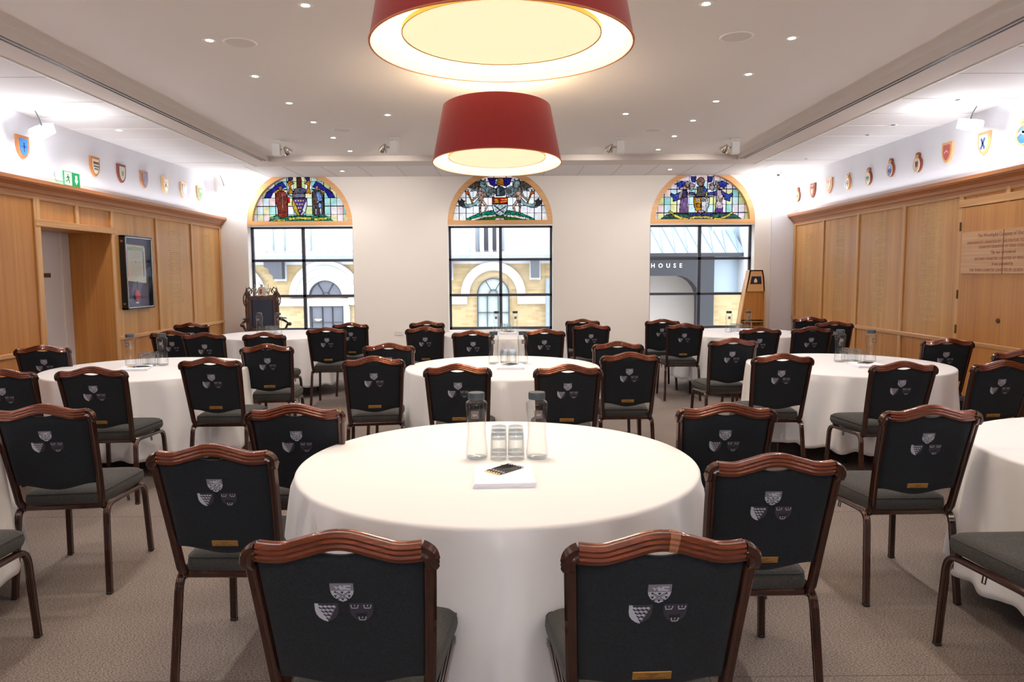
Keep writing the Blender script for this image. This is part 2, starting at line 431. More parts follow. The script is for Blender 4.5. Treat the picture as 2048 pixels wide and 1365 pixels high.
# ------------------------------------------------------------------ panelling helpers
def glyph_rows(x, s, yc, z1, z0, pitch, wmin, wmax, seed, h=.017, mb=None):
    """rows of illegible gilt names: separate little strokes"""
    r = random.Random(seed); m = mb or MB(); z = z1
    while z > z0:
        w = r.uniform(wmin, wmax); y = yc - w / 2
        word = 0
        while y < yc + w / 2:
            if word <= 0:
                word = r.randint(3, 9); y += .012
            gw = r.choice((.006, .008, .009, .011))
            t = r.random()
            if t < .5:
                m.box(min(x, x + s * .0012), max(x, x + s * .0012), y, y + gw * .38, z - h, z)
                m.box(min(x, x + s * .0012), max(x, x + s * .0012), y, y + gw, z - h * .3, z)
            elif t < .8:
                m.box(min(x, x + s * .0012), max(x, x + s * .0012), y, y + gw, z - h, z - h * .7)
                m.box(min(x, x + s * .0012), max(x, x + s * .0012), y + gw * .6, y + gw, z - h, z)
            else:
                m.box(min(x, x + s * .0012), max(x, x + s * .0012), y, y + gw, z - h * .62, z - h * .38)
                m.box(min(x, x + s * .0012), max(x, x + s * .0012), y, y + gw * .35, z - h, z)
            y += gw + .004; word -= 1
        z -= pitch
    return m

def cornice_prof(s):
    p = [(0, 2.49), (.022, 2.49), (.03, 2.52), (.045, 2.53), (.062, 2.565), (.095, 2.595), (.12, 2.602), (.12, 2.615), (.135, 2.618), (.135, 2.658), (-.05, 2.658), (-.05, 2.49)]
    return [(s * a * K, z * K) for a, z in p]

def panelling(side, divs, rail_z, doorgap, name, label):
    """side -1 / +1; divs: y of the stiles (survey metres)"""
    s = -side                     # direction into the room
    x = side * XP
    root = tag(empty(name), label, 'trim', kind='structure')
    def bx(mb, d0, d1, y0, y1, z0, z1, bev=0.0):
        a, b = x + s * d0, x + s * d1
        return mb.box(min(a, b), max(a, b), y0 * K, y1 * K, z0 * K, z1 * K, 0, None, bev)
    panels = []
    d = sorted(divs)
    for a, b in zip(d[:-1], d[1:]):
        if doorgap and a >= doorgap[0] - .01 and b <= doorgap[1] + .01:
            z0 = doorgap[2]
            p = bx(MB(), -.05, 0, a, b, z0, 2.5).obj('panel', M['oak_warm'], root); panels.append((a, b, p)); continue
        p = bx(MB(), -.05, 0, a, b, rail_z, 2.5).obj('panel', M['oak'] if a > 8 else M['oak_warm'], root); panels.append((a, b, p))
        bx(MB(), -.05, 0, a, b, 0.0, rail_z).obj('lower_panel', M['oak_warm'], root)
    for y in d:
        wst = .034
        if doorgap and abs(y - doorgap[0]) < .02: wst = .05
        top = 2.5
        z0 = 0
        if doorgap and doorgap[0] + .02 < y < doorgap[1] - .02: z0 = doorgap[2]
        bx(MB(), 0, .020, y - wst, y + wst, z0, top, .004).obj('stile', M['oak_trim_z'], root)
    bx(MB(), 0, .018, d[0], d[-1], 2.455, 2.5, .003).obj('top_rail', M['oak_trim_y'], root)
    cp = [(a, z) for a, z in cornice_prof(s)]
    m = MB(); n = len(cp)
    y0, y1 = d[0] * K, (d[-1] + .08) * K
    v = [(x + a, y0, z) for a, z in cp] + [(x + a, y1, z) for a, z in cp]
    m.add(v, [tuple(range(n)), tuple(reversed(range(n, 2 * n)))] + [(i, (i + 1) % n, (i + 1) % n + n, i + n) for i in range(n)])
    m.obj('cornice', M['cornice'], root)
    segs = [(d[0], d[-1] + .03)]
    if doorgap: segs = [(d[0], doorgap[0] - .03), (doorgap[1] + .03, d[-1] + .03)]
    for a, b in segs:
        bx(MB(), 0, .032, a, b, rail_z - .03, rail_z + .022, .006).obj('dado_rail', M['oak_trim_y'], root)
        bx(MB(), 0, .02, a, b, 0, .13, .004).obj('skirting', M['oak_trim_y'], root)
    return root, panels, bx

YL = [-3.0, -1.6, -.2, 1.2, 2.6, 4.0, 5.4, 6.75, 8.14, 8.9, 9.68, 10.888, 12.089, 13.27]
pl, pans, bx = panelling(-1, YL, .79, (8.14, 9.68, 2.24), 'trim_3', 'oak wall panelling on the doorway side with moulded cornice')
# end return of the panelling, doorway lining and lintel
MB().box(-XW, -XP, 13.25 * K, 13.28 * K, 0, 2.5 * K).obj('end_return', M['oak_trim_z'], pl)
bx(MB(), 0, .026, 8.10, 9.72, 2.165, 2.245, .004).obj('door_head', M['oak_trim_y'], pl)
bx(MB(), -.57 / 1, 0, 9.66, 9.70, 0, 2.2).obj('jamb', M['oak_warm'], pl)
bx(MB(), -.57 / 1, 0, 8.12, 8.16, 0, 2.2).obj('jamb', M['oak_warm'], pl)
bx(MB(), -.57 / 1, 0, 8.12, 9.70, 2.17, 2.22).obj('jamb_head', M['oak_warm'], pl)
for (a, b, p), sd, z1, z0, w in ((pans[-2], 3, 2.31, 1.17, .50), (pans[-1], 5, 2.31, 1.10, .34)):
    glyph_rows(-XP, 1, (a + b) / 2 * K, z1 * K, z0 * K, .031, w * .65, w, sd).obj('gilt_lettering', M['gilt'], p)

YR = [-3.0, -1.6, -.2, 1.2, 2.6, 4.0, 5.3, 6.83, 7.6, 8.38, 9.585, 10.84, 12.035, 13.22]
pr_, pansr, bxr = panelling(1, YR, .81, None, 'trim_4', 'oak wall panelling with faded gilt honours lists')
MB().box(XP, XW, 13.2 * K, 13.23 * K, 0, 2.5 * K).obj('end_return', M['oak_trim_z'], pr_)
for (a, b, p), sd, z1, z0, w in ((pansr[-1], 11, 2.28, 1.02, .30), (pansr[-2], 12, 2.34, 1.0, .30), (pansr[-3], 13, 2.36, .98, .34), (pansr[-4], 14, 2.40, 1.0, .42)):
    glyph_rows(XP, -1, (a + b) / 2 * K, z1 * K, z0 * K, .029, w * .7, w, sd, .015).obj('gilt_lettering', M['gilt'], p)
hm = MB()
for a in ((8.95, 8.97), (8.6, 8.62)): bxr(hm, 0, .004, a[0], a[1], .4, .7)
bxr(hm, 0, .004, 8.6, 8.97, .68, .70)
hm.obj('access_hatch', M['cornice'], pr_)

# cupboard doors (in the panelling on the right) with the inscription board across both leaves
def dleaf(n, y0, y1, board):
    a = bxr(MB(), .002, .022, y0, y1, .02, 2.33, .003).obj('door_%d' % n, M['oak_warm']); struct(a, 'tall oak cupboard door under the cornice')
    if board:
        bxr(MB(), .022, .04, board[0], board[1], 1.585, 2.05, .003).obj('inscription_board', M['board_wood'], a)
    return a
d1 = dleaf(1, 7.605, 8.355, (7.607, 8.30)); d2 = dleaf(2, 6.86, 7.598, (6.90, 7.596))
bxr(MB(), 0, .03, 6.8, 8.40, 2.335, 2.42, .004).obj('door_head', M['oak_trim_y'], pr_)
bxr(MB(), 0, .028, 7.605, 7.66, 1.04, 1.14, .004)
kn = MB(); kn.lathe([(.0, 0), (.024, 0), (.026, .006), (.02, .012), (.008, .012), (.0, .01)], 16, 0, Matrix.Translation((XP - .024, 7.64 * K, 1.09 * K)) @ Matrix.Rotation(-PI / 2, 4, 'Y'))
kn.obj('handle', pbr('aged bronze', lin(96, 66, 42), .4, metal=.7), d1)
hg = MB()
for z in (1.35, 2.12, .95): bxr(hg, .0, .03, 8.352, 8.372, z - .05, z + .05)
hg.obj('hinge', pbr('dark hinge', lin(88, 60, 36), .5, metal=.5), d1)
RX = Matrix.Translation((XP - .0405, 0, 0)) @ Matrix.Rotation(-PI / 2, 4, 'Z')
# text on a wall facing -x : local x runs toward -y
def wtext(body, yc, z, size, parent, xs=1.0, sp=1.0, x=XP - .0405, mat='red_letter'):
    Mx = Matrix.Translation((x, yc, z)) @ Matrix.Rotation(-PI / 2, 4, 'Z')
    return text_mesh('lettering', body, size, M[mat], parent, Mx, .0005, 'CENTER', sp, xs)
yc = 7.60 * K
for body, z, size, xs in (('The Worshipful Company of Glaziers &', 2.0, .052, .95),
        ('ORDINANCES GRANTED BY THE MAYOR TO THE MYSTERY', 1.925, .042, 1.02),
        ('CHARTER GRANTED BY KING CHARLES', 1.872, .042, 1.0), ('This was surrendered', 1.812, .046, .9),
        ('SECOND CHARTER GRANTED BY KING JAMES', 1.745, .042, 1.0), ('It was amended by', 1.69, .046, .9),
        ('THE THIRD CHARTER GRANTED BY QUEEN ELIZABETH', 1.625, .042, .98)):
    wtext(body, yc, z * K, size, d1, xs)

# white door inside the doorway
XD = -XP - .53
wd = MB().box(XD - .05, XD, 7.3 * K, 9.70 * K, 0, 2.19 * K).obj('door_3', M['door_white']); struct(wd, 'plain white door set back in the oak doorway')
fm = MB().box(XD, XD + .014, 9.45 * K, 9.475 * K, 0, 2.19 * K).box(XD, XD + .012, 8.55 * K, 8.56 * K, 0, 2.1 * K)
fm.obj('door_frame', M['white'], wd)
sgn = MB().box(XD, XD + .006, 9.03 * K, 9.23 * K, 1.60 * K, 1.655 * K).obj('name_plate', pbr('brown plate', lin(104, 62, 26), .4, metal=.3), wd)
mk = MB()
for k in range(7):
    y = (9.07 + k * .02 + (.01 if k > 3 else 0)) * K
    mk.box(XD + .006, XD + .0068, y, y + .009, 1.62 * K, 1.637 * K)
mk.obj('lettering', M['black'], sgn)
rw = MB().box(XD - .1, -XW - .14, 9.70 * K, 9.85 * K, 0, 2.4).box(XD - .1, -XW - .14, 7.2 * K, 8.1 * K, 0, 2.4).box(XD - .1, -XW - .14, 7.2 * K, 9.85 * K, 2.21 * K, 2.4)
struct(rw.obj('wall_recess', M['door_white']))
# ------------------------------------------------------------------ windows
YF = YB + .17          # plane of the steel frames
def steel_window(n, c, label):
    z0, z1, r = WB + .02, 2.50 * K, WR
    m = MB(); t = .026
    def b(x0, x1, za, zb): m.box(x0, x1, YF, YF + .05, za, zb)
    b(c - r, c - r + .04, z0, z1); b(c + r - .04, c + r, z0, z1)
    b(c - r, c + r, z0, z0 + .05); b(c - r, c + r, z1 - .035, z1)
    b(c - t, c + t, z0, z1)
    for z in (1.235 * K, 1.885 * K): b(c - r, c + r, z - .022, z + .022)
    w = m.obj('window_%d' % n, M['steel_dark']); struct(w, label)
    MB().box(c - r + .02, c + r - .02, YF + .022, YF + .027, z0 + .02, z1 - .02).obj('pane', M['pane'], w)
    MB().box(c - r, c + r, YB + .02, YF, WB - .03, WB + .004, 0, None, .004).obj('sill', M['white'], w)
    return w
wins = [steel_window(1, WC[0], 'dark steel window behind the carved throne'), steel_window(2, WC[1], 'dark steel window in the middle of the end wall'),
        steel_window(3, WC[2], 'dark steel window looking on to the HOUSE sign')]

# --- stained lunettes: the leaded drawing is laid out on a fine grid of tiny quarries
def inside(p, poly):
    x, y = p; c = False; n = len(poly); j = n - 1
    for i in range(n):
        xi, yi = poly[i]; xj, yj = poly[j]
        if (yi > y) != (yj > y) and x < (xj - xi) * (y - yi) / (yj - yi) + xi: c = not c
        j = i
    return c
def segd(p, a, b):
    ax, ay = a; bx_, by = b; px, py = p
    dx, dy = bx_ - ax, by - ay; L = dx * dx + dy * dy
    t = 0 if L == 0 else max(0, min(1, ((px - ax) * dx + (py - ay) * dy) / L))
    return math.hypot(px - ax - t * dx, py - ay - t * dy)
def ell(cx, cy, rx, ry, n=18, a0=0, a1=2 * PI):
    return [(cx + rx * math.cos(a0 + (a1 - a0) * k / n), cy + ry * math.sin(a0 + (a1 - a0) * k / n)) for k in range(n + (0 if a1 - a0 > 6.2 else 1))]
def mir(poly, c): return [(2 * c - x, y) for x, y in poly]

def glass_mat():
    m, nt, b = new_mat('stained glass'); N, L = nt.nodes, nt.links
    N.remove(b); out = N['Material Output']
    at = N.new('ShaderNodeVertexColor'); at.layer_name = 'glass'
    nz = N.new('ShaderNodeTexNoise'); nz.inputs['Scale'].default_value = 14; nz.inputs['Detail'].default_value = 3
    tc = N.new('ShaderNodeTexCoord'); L.new(tc.outputs['Object'], nz.inputs['Vector'])
    cr = N.new('ShaderNodeMapRange'); cr.inputs['From Min'].default_value = .3; cr.inputs['From Max'].default_value = .7; cr.inputs['To Min'].default_value = .8; cr.inputs['To Max'].default_value = 1.12
    L.new(nz.outputs['Fac'], cr.inputs['Value'])
    mx = N.new('ShaderNodeMix'); mx.data_type = 'RGBA'; mx.blend_type = 'MULTIPLY'; mx.inputs[0].default_value = 1
    L.new(at.outputs['Color'], mx.inputs[6]); L.new(cr.outputs[0], mx.inputs[7])
    tl = N.new('ShaderNodeBsdfTranslucent'); df = N.new('ShaderNodeBsdfDiffuse'); L.new(mx.outputs[2], tl.inputs['Color']); L.new(mx.outputs[2], df.inputs['Color'])
    ms = N.new('ShaderNodeMixShader'); ms.inputs[0].default_value = .14; L.new(tl.outputs[0], ms.inputs[1]); L.new(df.outputs[0], ms.inputs[2])
    L.new(ms.outputs[0], out.inputs['Surface'])
    return m
M['stained'] = glass_mat()

def lunette(n, c, label, cx, base, R, vlines, hlines, tints, shapes, ribbons):
    """shapes in drawing units (drawing centre cx, baseline BASE, radius R, y downwards)"""
    root = tag(empty('window_%d' % (n + 3)), label, 'window', kind='structure')
    r_in = .868 * K; z0 = 2.585 * K; yy = YB + .10
    NX, NZ = 232, 112
    rnd = random.Random(n * 17)
    cell = {}
    def tint(ix, iz):
        k = (ix, iz)
        if k not in cell: cell[k] = rnd.choice(tints)
        return cell[k]
    sh = [(poly, col, (min(p[0] for p in poly), max(p[0] for p in poly), min(p[1] for p in poly), max(p[1] for p in poly)), lead) for poly, col, lead in shapes]
    v, f, cols = [], [], []
    ztop = ZTOP - .02
    dx = 2 * r_in / NX; dz = (ZL + .1 - z0) / NZ
    u = R / r_in
    for iz in range(NZ + 1):
        for ix in range(NX + 1): v.append((c - r_in + ix * dx, yy, z0 + iz * dz))
    lead = lin(26, 23, 28)
    seeds = {}
    def vor(p):
        g_ = 78.0; i0, j0 = int(p[0] // g_), int(p[1] // g_); d1 = d2 = 1e9; w1 = None
        for i in (i0 - 1, i0, i0 + 1):
            for j in (j0 - 1, j0, j0 + 1):
                if (i, j) not in seeds:
                    q_ = random.Random(i * 7919 + j * 104729 + n); seeds[(i, j)] = ((i + q_.random()) * g_, (j + q_.random()) * g_, q_.uniform(.62, 1.12))
                s_ = seeds[(i, j)]; d = math.hypot(p[0] - s_[0], p[1] - s_[1])
                if d < d1: d2, d1, w1 = d1, d, s_[2]
                elif d < d2: d2 = d
        return d2 - d1, w1
    for iz in range(NZ):
        for ix in range(NX):
            X = -r_in + (ix + .5) * dx; Z = (iz + .5) * dz
            if X * X + Z * Z > (r_in + .01) ** 2: continue
            p = (cx + X * u, base - Z * u)
            col = None
            for poly, cc, bb_, ld in reversed(sh):
                if p[0] < bb_[0] - 8 or p[0] > bb_[1] + 8 or p[1] < bb_[2] - 8 or p[1] > bb_[3] + 8: continue
                if ld and min(segd(p, poly[i - 1], poly[i]) for i in range(len(poly))) < ld * 1.35: col = lead; break
                if inside(p, poly):
                    e_, k_ = vor(p)
                    col = lead if (ld >= 4 and e_ < 5) else (cc[0] * k_, cc[1] * k_, cc[2] * k_, 1); break
            if col is None:
                ixn = sum(1 for q in vlines if q < p[0]); izn = sum(1 for q in hlines if q < p[1])
                if min(abs(q - p[0]) for q in vlines) < 5.8 or min(abs(q - p[1]) for q in hlines) < 5.8: col = lead
                else: col = tint(ixn, izn)
            elif col is not lead:
                k = rnd.uniform(.74, .98); col = (col[0] * k, col[1] * k, col[2] * k, 1)
            a = iz * (NX + 1) + ix
            f.append((a, a + 1, a + NX + 2, a + NX + 1)); cols.append(col)
    me = bpy.data.meshes.new('stained_glass'); me.from_pydata(v, [], f)
    ca = me.color_attributes.new('glass', 'FLOAT_COLOR', 'CORNER')
    GS = .52
    flat = [q for cc in cols for _ in range(4) for q in (cc[0] * GS, cc[1] * GS, cc[2] * GS, 1.0)]
    ca.data.foreach_set('color', flat)
    me.materials.append(M['stained']); me.update()
    o = bpy.data.objects.new('stained_glass', me); COL.objects.link(o); o.parent = root
    # wooden arch frame
    m = MB(); nseg = 40; ro = WR - .002; y0, y1 = YB + .005, YB + .13
    zb0 = 2.515 * K
    def P(r, k):
        a = PI * k / nseg
        return (c - r * math.cos(a), 2.55 * K + r * math.sin(a))
    ri = .86 * K
    for k in range(nseg):
        (a, za), (b, zb) = P(ro, k), P(ro, k + 1); (d_, zd), (e_, ze) = P(ri, k), P(ri, k + 1)
        for y, rev in ((y0, 0), (y1, 1)):
            m.add([(a, y, za), (b, y, zb), (e_, y, ze), (d_, y, zd)], [(0, 1, 2, 3)] if rev else [(3, 2, 1, 0)])
        m.add([(d_, y0, zd), (e_, y0, ze), (e_, y1, ze), (d_, y1, zd)], [(0, 1, 2, 3)])
    m.box(c - ro, c + ro, y0 - .004, y1, zb0, 2.59 * K)
    m.obj('arch_frame', M['arch_wood'], root)
    MB().box(c - ro, c + ro, YB + .01, YF, 2.495 * K, zb0).obj('sill_strip', M['white'], root)
    for body, x, y, ang, size, xs in ribbons:
        Mx = Matrix.Translation((c + (x - cx) / u, yy - .002, z0 + (base - y) / u)) @ Matrix.Rotation(-ang, 4, 'Y')
        text_mesh('motto', body, size, M['black'], root, Mx, .0006, 'CENTER', 1.0, xs)
    return root

c_ = lin
WHT = [c_(236, 240, 246), c_(226, 232, 240), c_(244, 240, 232), c_(232, 228, 236)]
PAS = [c_(150, 206, 206), c_(204, 226, 220), c_(238, 226, 234), c_(168, 216, 214), c_(226, 222, 178), c_(232, 206, 204), c_(214, 226, 236), c_(196, 214, 150)]
PAS2 = [c_(150, 206, 206), c_(236, 222, 232), c_(222, 224, 160), c_(232, 206, 206), c_(196, 224, 234), c_(232, 220, 240), c_(206, 214, 150), c_(228, 216, 224)]
GR, GR2, SK, GY, GYD, BL, NV = c_(24, 132, 92), c_(52, 104, 34), c_(196, 160, 142), c_(126, 142, 146), c_(62, 60, 64), c_(60, 84, 190), c_(46, 30, 130)
# middle window: winged supporters with torches either side of a shield
mid = []
wing = [(600, 340), (560, 280), (440, 300), (500, 240), (420, 190), (520, 150), (620, 140), (640, 60), (700, 90), (740, 50), (770, 180), (760, 400), (640, 420)]
tail = [(640, 470), (560, 560), (430, 610), (300, 610), (215, 540), (195, 470), (250, 480), (262, 425), (300, 470), (350, 480), (310, 520), (400, 545), (520, 520), (600, 430)]
for fn in (lambda q: q, lambda q: mir(q, 1024)):
    mid += [(fn(wing), GY, 4), (fn([(640, 80), (720, 100), (760, 200), (700, 240), (620, 180)]), c_(132, 158, 156), 4), (fn([(560, 120), (610, 90), (620, 180), (520, 260), (400, 220), (430, 160)]), c_(96, 84, 76), 4),
            (fn([(790, 190), (930, 240), (960, 330), (860, 380), (770, 380), (740, 260)]), GY, 4), (fn([(820, 260), (930, 240), (870, 340), (790, 330)]), c_(96, 96, 92), 3)]
    mid += [(fn(tail), c_(150, 184, 186), 4), (fn([(215, 540), (195, 470), (250, 480), (262, 425), (300, 470), (350, 480), (310, 520), (340, 590), (270, 590)]), GYD, 4)]
    mid += [(fn([(790, 40), (960, 40), (930, 110), (960, 190), (900, 200), (830, 160)]), NV, 4)]
mid += [([(970, 40), (1090, 40), (1110, 180), (960, 190)], c_(176, 112, 44), 5), ([(950, 240), (1000, 200), (1060, 200), (1110, 240), (1120, 380), (945, 390)], c_(58, 66, 74), 6), ([(975, 240), (1010, 230), (1010, 370), (970, 370)], c_(130, 150, 160), 0)]
mid += [([(330, 870), (420, 800), (560, 740), (720, 690), (880, 665), (1024, 660), (1170, 665), (1330, 690), (1490, 740), (1630, 800), (1740, 870)], c_(18, 150, 112), 5),
        ([(420, 870), (560, 800), (780, 760), (1024, 745), (1280, 760), (1490, 800), (1640, 870)], GR2, 4)]
for x in (400, 560, 720, 860, 1180, 1340, 1500, 1640): mid += [(ell(x, 870 - max(30, 170 - abs(x - 1024) * .22), 52, 26, 10), c_(24, 160, 124), 3)]
man = [[(640, 205), (668, 235), (660, 280), (640, 300), (612, 285), (604, 235)], [(585, 310), (640, 295), (710, 305), (712, 350), (695, 400), (700, 470), (612, 470), (602, 400), (580, 350)],
       [(590, 310), (610, 350), (575, 410), (500, 480), (470, 490), (468, 460), (550, 390)], [(700, 305), (740, 350), (780, 395), (890, 398), (890, 415), (770, 415), (700, 360)],
       [(612, 468), (660, 490), (652, 600), (648, 700), (660, 748), (628, 748), (620, 700), (616, 600)], [(660, 470), (700, 468), (770, 570), (775, 600), (740, 690), (760, 735), (735, 732), (718, 690), (735, 590), (670, 520)]]
for fn in (lambda q: q, lambda q: mir(q, 1024)):
    for i, q in enumerate(man): mid.append((fn(q), SK, 4))
    mid.append((fn([(590, 240), (612, 200), (650, 200), (655, 222), (618, 235), (605, 290), (590, 280)]), c_(90, 52, 40), 2))
    mid.append((fn([(402, 360), (430, 350), (490, 520), (478, 540)]), c_(150, 108, 48), 4))
    mid.append((fn([(335, 285), (380, 300), (400, 265), (420, 310), (425, 350), (400, 365), (355, 340)]), c_(226, 92, 40), 4))
shield = [(878, 425), (1175, 425), (1175, 600), (1150, 680), (1100, 740), (1026, 775), (950, 740), (900, 680), (878, 600)]
mid += [(shield, c_(200, 214, 222), 6), ([(878, 425), (1175, 425), (1175, 540), (878, 540)], c_(180, 34, 22), 6),
        ([(900, 450), (960, 440), (1000, 470), (1000, 525), (900, 525), (930, 490)], c_(232, 158, 40), 3), ([(1040, 450), (1165, 440), (1165, 460), (1060, 470)], c_(232, 158, 40), 0), ([(1040, 490), (1165, 480), (1165, 500), (1040, 515)], c_(232, 158, 40), 0),
        ([(893, 570), (912, 560), (1105, 705), (1090, 722)], c_(34, 34, 36), 0), ([(1150, 570), (1160, 585), (960, 715), (945, 700)], c_(34, 34, 36), 0)]
rib = lambda pts: pts
mid += [([(440, 835), (700, 765), (945, 738), (948, 785), (710, 810), (455, 878)], c_(232, 224, 220), 4), ([(1095, 738), (1340, 765), (1615, 820), (1600, 866), (1340, 812), (1095, 785)], c_(232, 224, 220), 4),
        ([(935, 815), (1110, 815), (1125, 860), (925, 860)], c_(226, 206, 206), 4)]
g = 140
VM = [218, 357, 497, 613, 790, 1275, 1412, 1557, 1700, 1843, 905, 1150]; HM = [110, 260, 415, 575, 720]
lunette(2, WC[1], 'half-round stained glass light with winged torch bearers and a shield', 1028, 870, 938, VM, HM, WHT, mid,
        [('LUCEM TUAM', 700, 795, -.14, .030, 1.1), ('DA', 1024, 838, 0, .026, 1.2), ('NOBIS DEUS', 1352, 795, .15, .030, 1.1)])

# first window: two robed men beside a violet shield
a = []
blue = [(330, 490), (380, 380), (500, 300), (620, 200), (700, 180), (770, 280), (700, 300), (600, 320), (500, 400), (460, 490)]
for fn in (lambda q: q, lambda q: mir(q, 1030)):
    a += [(fn(blue), c_(52, 48, 160), 5), (fn([(520, 370), (640, 310), (780, 330), (700, 360), (560, 400)]), c_(214, 168, 60), 4)]
    a += [(fn([(800, 170), (850, 150), (930, 210), (860, 240), (880, 330), (920, 400), (800, 410), (830, 300)]), c_(206, 138, 40), 5), (fn([(820, 85), (910, 85), (890, 150), (820, 150)]), c_(70, 62, 140), 4)]
a += [([(980, 85), (1070, 85), (1080, 280), (980, 280)], c_(96, 50, 42), 5), ([(930, 320), (1000, 290), (1080, 290), (1160, 330), (1140, 400), (1060, 410), (900, 440)], c_(104, 96, 108), 5), (ell(1110, 350, 60, 45), c_(92, 92, 160), 4), ([(890, 420), (1000, 400), (1140, 410), (1140, 480), (890, 490)], c_(120, 118, 136), 5)]
a += [([(400, 955), (500, 850), (620, 810), (800, 850), (1026, 830), (1280, 850), (1440, 800), (1560, 850), (1690, 955)], c_(44, 140, 104), 5)]
for x in (480, 560, 830, 930, 1120, 1210, 1500, 1600): a.append((ell(x, 880, 46, 26, 9), c_(110, 176, 140), 3))
a += [([(560, 410), (600, 370), (640, 360), (700, 360), (760, 380), (790, 500), (790, 850), (640, 890), (590, 830), (590, 700), (550, 540)], c_(140, 62, 50), 5), (ell(655, 305, 38, 50), c_(150, 104, 96), 4),
      ([(665, 380), (700, 420), (700, 700), (670, 690), (680, 520)], c_(180, 126, 104), 3), ([(790, 470), (830, 480), (835, 580), (800, 590)], c_(214, 40, 44), 3), ([(780, 410), (890, 445), (880, 470), (790, 440)], c_(200, 150, 130), 3)]
a += [([(1290, 370), (1340, 340), (1440, 340), (1500, 420), (1500, 800), (1440, 820), (1330, 840), (1280, 820), (1280, 560)], c_(92, 80, 74), 5), ([(1360, 370), (1430, 370), (1480, 520), (1450, 690), (1400, 690), (1400, 560), (1370, 480)], c_(122, 156, 214), 4), (ell(1380, 300, 30, 44), c_(196, 150, 120), 4),
      ([(1330, 700), (1365, 700), (1355, 820), (1335, 820)], c_(206, 218, 240), 3), ([(1420, 690), (1455, 700), (1455, 820), (1430, 820)], c_(206, 218, 240), 3), ([(1350, 580), (1400, 540), (1410, 570), (1360, 605)], SK, 3)]
sh1 = [(885, 500), (1175, 500), (1172, 640), (1140, 760), (1090, 820), (1030, 850), (960, 810), (910, 740), (880, 620)]
a += [(sh1, c_(232, 232, 240), 6), ([(885, 500), (960, 640), (1010, 780), (1028, 850), (960, 810), (910, 740), (880, 620)], c_(206, 176, 56), 4), ([(885, 500), (1175, 500), (1120, 620), (1060, 780), (1028, 850), (1000, 760), (950, 620)], c_(92, 62, 140), 4)]
for zz, xs_ in ((545, (950, 1000, 1050, 1100)), (615, (975, 1030, 1075)), (685, (1005, 1050)), (750, (1028,))):
    for x in xs_: a.append((ell(x, zz, 14, 16, 8), c_(226, 206, 120), 0))
YE_ = c_(214, 206, 84)
a += [([(500, 900), (730, 905), (730, 950), (500, 940)], YE_, 4), ([(800, 880), (980, 860), (1255, 870), (1255, 920), (990, 915), (805, 930)], YE_, 4), ([(1295, 885), (1560, 870), (1560, 920), (1300, 945)], YE_, 4)]
lunette(1, WC[0], 'half-round stained glass light with two robed men and a violet shield', 1050, 960, 948, [180, 303, 425, 550, 790, 905, 1145, 1275, 1380, 1515, 1640, 1765, 1890], [170, 320, 495, 655, 815], PAS, a,
        [('SINE NOBIS', 615, 924, 0, .026, 1.05), ('SCIENTIA', 1030, 893, 0, .030, 1.15), ('LANGUET', 1430, 908, -.06, .028, 1.1)])

# third window: two women beside a quartered shield
b3 = []
for fn in (lambda q: q, lambda q: mir(q, 1005)):
    b3 += [(fn([(480, 190), (600, 140), (700, 150), (640, 240), (570, 270), (530, 200)]), c_(54, 72, 184), 5), (fn([(410, 350), (480, 390), (590, 340), (560, 430), (570, 480), (460, 520), (450, 440), (400, 400)]), c_(62, 84, 190), 5),
           (fn([(790, 45), (900, 45), (880, 150), (820, 150), (800, 110)]), c_(60, 66, 150), 4), (fn([(780, 150), (870, 200), (860, 260), (800, 320), (760, 240)]), c_(172, 150, 150), 4), (fn([(760, 340), (880, 350), (890, 410), (780, 400)]), c_(56, 84, 160), 5), (fn([(690, 150), (740, 130), (760, 260), (700, 260)]), c_(178, 160, 164), 4)]
b3 += [([(900, 120), (960, 60), (1030, 70), (1060, 130), (1040, 220), (960, 230), (915, 180)], c_(150, 112, 100), 5), ([(910, 240), (1060, 230), (1100, 320), (1080, 420), (890, 420), (920, 320)], c_(92, 84, 88), 5), ([(1030, 250), (1100, 290), (1110, 330), (1040, 320)], c_(60, 78, 170), 3)]
b3 += [([(200, 870), (330, 770), (480, 740), (700, 750), (1005, 770), (1270, 750), (1560, 740), (1680, 780), (1800, 870)], c_(62, 96, 84), 5), ([(780, 740), (1230, 740), (1230, 780), (780, 780)], c_(70, 74, 160), 4)]
for x in (330, 430, 620, 700, 1300, 1420, 1560, 1660): b3.append((ell(x, 800, 52, 18, 9), c_(84, 140, 110), 3))
b3 += [([(640, 300), (720, 300), (735, 460), (745, 740), (580, 740), (600, 480)], c_(126, 96, 140), 5), ([(640, 310), (715, 310), (720, 440), (630, 450)], c_(80, 70, 120), 4), (ell(678, 245, 32, 46), c_(196, 160, 150), 4), ([(650, 200), (700, 195), (712, 235), (648, 235)], c_(110, 62, 44), 2),
       ([(610, 310), (640, 310), (622, 420), (585, 480), (575, 460)], SK, 3), ([(715, 310), (760, 380), (880, 400), (880, 425), (750, 410)], SK, 3)]
b3 += [([(1290, 310), (1390, 300), (1440, 400), (1400, 500), (1420, 660), (1270, 660), (1290, 500)], c_(216, 196, 196), 5), ([(1240, 340), (1300, 300), (1300, 400), (1250, 420)], c_(90, 62, 140), 4), ([(1380, 300), (1450, 350), (1440, 440), (1390, 380)], c_(90, 62, 140), 4),
       (ell(1330, 250, 34, 44), c_(150, 104, 84), 4), ([(1270, 655), (1420, 655), (1420, 740), (1265, 740)], c_(104, 66, 160), 4), ([(1240, 400), (1250, 420), (1100, 425), (1100, 405)], SK, 3), ([(1380, 440), (1400, 460), (1360, 520), (1345, 500)], SK, 3)]
sh3 = [(855, 440), (1155, 440), (1150, 600), (1110, 690), (1005, 770), (900, 690), (860, 600)]
